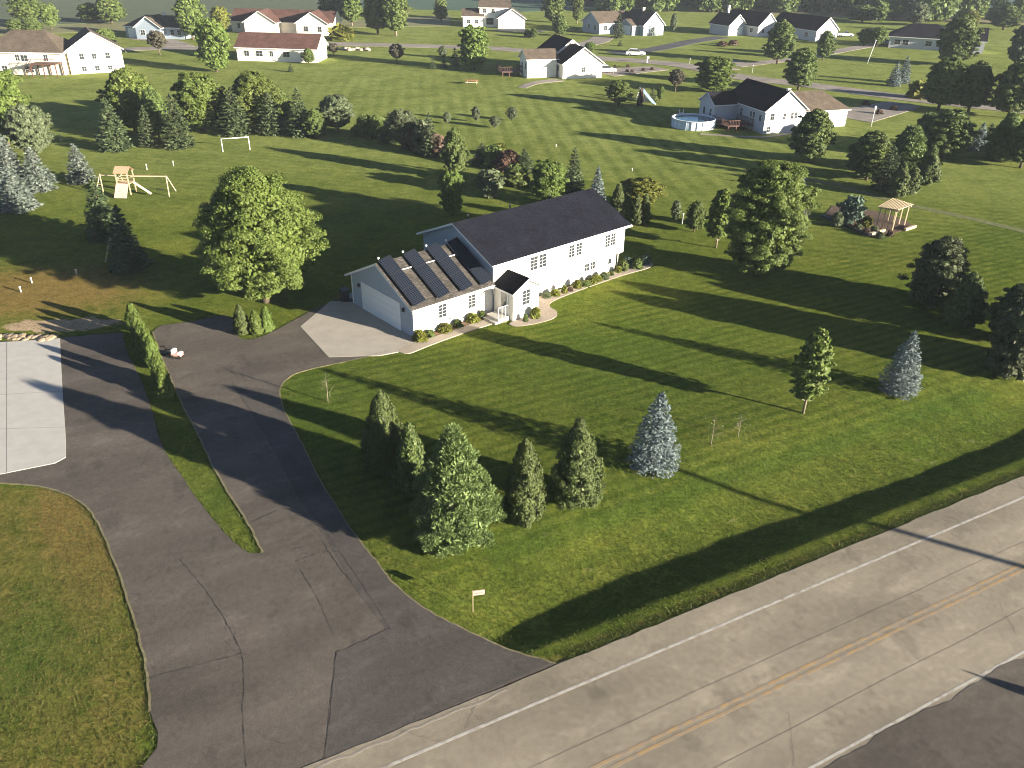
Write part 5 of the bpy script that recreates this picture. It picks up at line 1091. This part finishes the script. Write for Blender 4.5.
# garden with pergola
A = at(822, 216); B = at(869, 234.5); C_ = at(882, 237); D = at(912, 226.5); gaz = azim((905, 229), (838, 206))
gb = px([(824, 216), (846, 226), (868, 236), (886, 236), (914, 227), (905, 220), (880, 212), (850, 206), (832, 206)])
sheet('garden_soil', gb, .03, mat('garden_soil', (.06, .04, .03), .95, col2=(.14, .09, .06), nscale=3, bump=.08, bscale=8))
for k, (a, c, lb) in enumerate([((868, 236), (884, 231.5), 'pale timber at the front corner of the garden bed, left of the gap'), ((904.5, 231), (915, 227.5), 'pale timber at the front of the garden bed, right of the gap'), ((856, 228.5), (860, 227), 'short pale timber end in the side of the garden bed')]):
    P0, P1 = at(*a), at(*c); o = MB().bar((P0[0], P0[1], .14), (P1[0], P1[1], .14), .26).build('edging_timber', M['wood']); tag(o, lb, 'timber')
P0, P1 = at(822, 217), at(868, 236); o = MB().bar((P0[0], P0[1], .12), (P1[0], P1[1], .12), .22).build('edging_timber', M['dark']); tag(o, 'long dark timber along the near side of the garden bed', 'timber')
pc = [at(876, 228), at(892, 231), at(904, 226), at(888, 221)]
c0 = (sum(q[0] for q in pc) / 4, sum(q[1] for q in pc) / 4)
e = empty('pergola', (c0[0], c0[1], 0), 0, 'pale slatted pergola on slim posts over the garden bed', 'pergola')
loc = [Vector((q[0] - c0[0], q[1] - c0[1], 0)) for q in pc]
def lerp(a, b_, t): return a + (b_ - a) * t
zt = Vector((0, 0, 2.1))
for i, (a, c) in enumerate(((0, 1), (3, 2))):
    for t_ in (0, .33, .67, 1): q = lerp(loc[a], loc[c], t_); MB().bar(q, q + zt, .1).build('post', M['wood'], e)
b = MB()
for a, c in ((0, 1), (3, 2)): d = (loc[c] - loc[a]) * .12; b.bar(loc[a] - d + zt, loc[c] + d + zt, .1, .16)
b.build('beam', M['wood'], e); b = MB(); 
for i in range(10):
    t_ = -.1 + 1.2 * i / 9; a = lerp(loc[0], loc[1], t_); c = lerp(loc[3], loc[2], t_); d = (c - a) * .14; b.bar(a - d + zt + Vector((0, 0, .16)), c + d + zt + Vector((0, 0, .16)), .10, .08)
b.build('slats', M['wood'], e)
# flagpole
p, rz = rot_at(867, 64, 60); e = empty('flagpole', p, 0, 'white flagpole on the lawn beyond the village road', 'flagpole')
hh_ = height_of(p[0], p[1], 41); b = MB(); b.tube([(0, 0, 0), (.9, 0, hh_)], [.08, .05]); b.build('pole', M['trim'], e); b = MB(); b.lathe([(0, hh_), (.16, hh_ + .1), (0, hh_ + .25)], 8, 0, (.9, 0)); b.build('finial', M['trim'], e)
# lamp post near pool house drive
p, rz = rot_at(871, 127, 0); e = empty('lamp_post', p, 0, 'white garden lamp post beside the drive of the pool house', 'lamp post'); MB().tube([(0, 0, 0), (0, 0, 2.6)], .04).build('post', M['trim'], e); b = MB(); b.lathe([(0, 2.6), (.14, 2.65), (.2, 3.0), (.05, 3.15), (0, 3.2)], 8); b.build('lamp', M['trim'], e)
# boulder shrubs by that drive
for (x_, y_, lb) in [(879, 114, 'dark round shrub by the pool house drive, nearer the camera'), (893, 110, 'dark round shrub by the pool house drive, farther from the camera'), (866, 105, 'dark round shrub at the corner of the pool house drive')]: plant('redbush', x_, y_, y_ - 4.5, 9, lb, 'far', 0)
for k, (x_, y_) in enumerate([(615, 68), (628, 67.5), (643, 71), (652, 70), (627, 72), (632, 72.5)]): plant('redbush', x_, y_, y_ - 3, 4.5, 'small dark shrub beside the cream house drive', 'far', k, 'shrubs beside the cream house drive')

# cars
def car(px_, py, az, label, body='car_white', truck=False):
    p, rz = rot_at(px_, py, az, .06); e = empty('parked_car', p, rz, label, 'car')
    b = MB(); prof = [(-2.3, .35), (-2.35, .75), (-2.2, .95), (-1.0 if not truck else 0, 1.0), (.9, 1.0), (2.1, .85), (2.3, .6), (2.25, .35)]
    b.faces([(x, -.88, z) for x, z in prof] + [(x, .88, z) for x, z in prof], [tuple(range(8)), tuple(reversed(range(8, 16)))] + [(i, (i + 8), (i + 1) % 8 + 8, (i + 1) % 8) for i in range(8)]); b.build('body', M[body], e)
    b = MB(); x0 = -1.9 if not truck else -.3; c = [(x0, 1.0), (x0 + .45, 1.5), (.35, 1.52), (1.0, 1.0)]
    b.faces([(x, -.78, z) for x, z in c] + [(x, .78, z) for x, z in c], [(0, 1, 2, 3), (7, 6, 5, 4), (0, 4, 5, 1), (1, 5, 6, 2), (2, 6, 7, 3), (3, 7, 4, 0)]); b.build('windows', M['glass'], e)
    MB().box(x0 + .5, .3, -.72, .72, 1.525, 1.57).build('roof', M[body], e)
    for xx in (-1.45, 1.45):
        for s in (-1, 1): w_ = MB().tube([(xx, s * .75, .33), (xx, s * .92, .33)], .33, 12).build('wheel', M['tyre'], e); MB().tube([(xx, s * .925, .33), (xx, s * .935, .33)], .18, 10).build('rim', M['metal'], w_)
    for s in (-1, 1): MB().box(2.24, 2.32, s * .62 - .18, s * .62 + .18, .6, .75).build('headlight', M['metal'], e)
    return e
car(510, 27.5, 2, 'white car in front of the two-storey house garage, leftmost of two'); car(517.5, 27.2, 5, 'white pickup in front of the two-storey house garage, rightmost of two', truck=True)
car(605, 73, 70, 'white car beside the cream house gable, mostly behind shrubs'); car(635.5, 56, 95, 'white car on the village road'); car(845, 37, 100, 'white pickup parked right of the garage gable', truck=True)
car(884, 44.5, 110, 'pale car parked at the left end of the ranch house', body='metal')
# mailbox
p, rz = rot_at(647, 63, 90); e = empty('mailbox', p, rz, 'white mailbox by the mouth of the cream house drive', 'mailbox'); MB().box(-.08, .08, -.08, .08, 0, 1.0).build('post', M['trim'], e)
b = MB(); b.tube([(-.35, 0, 1.15), (.35, 0, 1.15)], .22, 12); b.build('box', M['trim'], e)

# utility pole outside the frame whose long shadow crosses road and lawn
sx, sy = -math.sin(R_(SUN_AZ)), -math.cos(R_(SUN_AZ))
tip = at(655, 461); Lp = 10.0 / math.tan(R_(SUN_EL))
e = empty('utility_pole', (tip[0] - sx * Lp, tip[1] - sy * Lp, 0), .3, 'tall wooden utility pole beside the county road', 'utility pole')
MB().tube([(0, 0, -.5), (0, 0, 10)], [.22, .17], 10).build('pole', M['bark'], e)
# sign added out of frame so that its shadow falls on the side road corner
tp = at(1012, 688); Ls = 2.1 / math.tan(R_(SUN_EL))
e = empty('shadow_sign', (tp[0] - sx * Ls, tp[1] - sy * Ls, 0), R_(30), 'octagonal sign added out of view to cast a shadow on the side road corner', 'sign')
MB().box(-.03, .03, -.03, .03, 0, 2.5).build('post', M['metal'], e); b = MB(); b.tube([(0, -.032, 2.1), (0, -.036, 2.1)], .30, 8); b.build('sign_board', M['red'], e)

# ------------------------------------------------------------------ grass blades close to the camera
def tufts():
    r = np.random.default_rng(1); n = 420000
    s = r.uniform(-30, 48, n); t = r.uniform(1.15, 46, n)
    X = RO[0] + s * RD[0] + t * RN[0]; Y = RO[1] + s * RD[1] + t * RN[1]
    ok = (Y > 14) & (Y < 52) & (np.abs(X) < .72 * Y + 10) & (r.random(n) < np.clip(1.5 - Y / 40, .15, 1))
    X, Y = X[ok], Y[ok]
    for poly in (drive_poly, PAD): 
        ok = ~inpoly(X, Y, poly); X, Y = X[ok], Y[ok]
    # extra blades along the paved edges
    ex, ey = [], []
    for i in range(len(drive_poly)):
        a, c = drive_poly[i], drive_poly[(i + 1) % len(drive_poly)]; l = math.hypot(c[0] - a[0], c[1] - a[1])
        if min(a[1], c[1]) < 12 or max(a[1], c[1]) > 60 or l < .01 or (st(*a)[1] < 1.4 and st(*c)[1] < 1.4): continue
        k = int(l * 45); q = r.random(k); ex.append(a[0] + (c[0] - a[0]) * q + r.normal(size=k) * .09); ey.append(a[1] + (c[1] - a[1]) * q + r.normal(size=k) * .09)
    ex, ey = np.concatenate(ex), np.concatenate(ey); k = inpoly(ex, ey, drive_poly) & (r.random(len(ex)) < .75); ex, ey = ex[~k], ey[~k]
    sr = r.uniform(8.2, 48, 5200); tr = 1.25 + np.abs(r.normal(size=5200)) * .25
    ne = len(ex); X = np.concatenate([X, ex, RO[0] + sr * RD[0] + tr * RN[0]]); Y = np.concatenate([Y, ey, RO[1] + sr * RD[1] + tr * RN[1]])
    dx, dy = X - RO[0], Y - RO[1]; S = dx * RD[0] + dy * RD[1]; T = dx * RN[0] + dy * RN[1]
    Z = ditch(S, T); n = len(X); h = .025 + .04 * r.random(n); h[-(ne + 5200):] *= 1.5
    a = r.random(n) * 6.28; wd = .010 + .014 * r.random(n); lx, ly = r.normal(size=n) * .5 * h, r.normal(size=n) * .5 * h
    out = []
    for k in range(2):
        ca, sa = np.cos(a + k * 1.9), np.sin(a + k * 1.9); off = r.normal(size=(2, n)) * .03 * k
        p0 = np.stack([X + off[0] - ca * wd, Y + off[1] - sa * wd, Z - .005], 1); p1 = np.stack([X + off[0] + ca * wd, Y + off[1] + sa * wd, Z - .005], 1); p2 = np.stack([X + off[0] + lx, Y + off[1] + ly, Z + h], 1)
        out.append(np.stack([p0, p1, p2], 1))
    tri = np.concatenate(out); dm = inpoly(tri[:, 0, 0], tri[:, 0, 1], left_lawn) & (r.random(len(tri)) < .30)
    for nm, tr_, lb_, mt_ in (('grass', tri[~dm], 'short green lawn grass around the drives and road', leafmat('grass_blades', (.050, .080, .012), (.105, .125, .024), .3, (.19, .155, .055))), ('dry_grass', tri[dm], 'dry orange-brown grass in the lawn left of the drives', leafmat('dry_blades', (.11, .08, .024), (.20, .135, .042), .2))):
        blades(nm, tr_, lb_, mt_)
def blades(nm, tri, lb_, mt_):
    co = tri.reshape(-1, 3).astype(np.float32); m = len(co)
    me = bpy.data.meshes.new(nm); me.vertices.add(m); me.vertices.foreach_set('co', co.ravel()); me.loops.add(m); me.loops.foreach_set('vertex_index', np.arange(m, dtype=np.int32))
    me.polygons.add(m // 3); me.polygons.foreach_set('loop_start', np.arange(0, m, 3, dtype=np.int32)); me.update(calc_edges=True)
    me.materials.append(mt_)
    o = bpy.data.objects.new(nm, me); link(o); tag(o, lb_, 'grass', kind='stuff')
tufts()

# ------------------------------------------------------------------ air
def haze():
    me = bpy.data.meshes.new('haze'); b = MB(); b.box(-1500, 1500, -150, 1900, -1.7, 27); o = b.build('haze', [])
    m = bpy.data.materials.new('thin_haze'); m.use_nodes = True; t = m.node_tree; t.nodes.remove(t.nodes['Principled BSDF'])
    v = N(t, 'ShaderNodeVolumePrincipled'); v.inputs['Color'].default_value = (.80, .88, 1, 1); v.inputs['Density'].default_value = HAZE; v.inputs['Anisotropy'].default_value = .0
    t.links.new(v.outputs[0], t.nodes['Material Output'].inputs['Volume']); o.data.materials.clear(); o.data.materials.append(m); tag(o, 'thin morning haze over the whole place', 'haze', kind='stuff')
HAZE = .00015
haze()
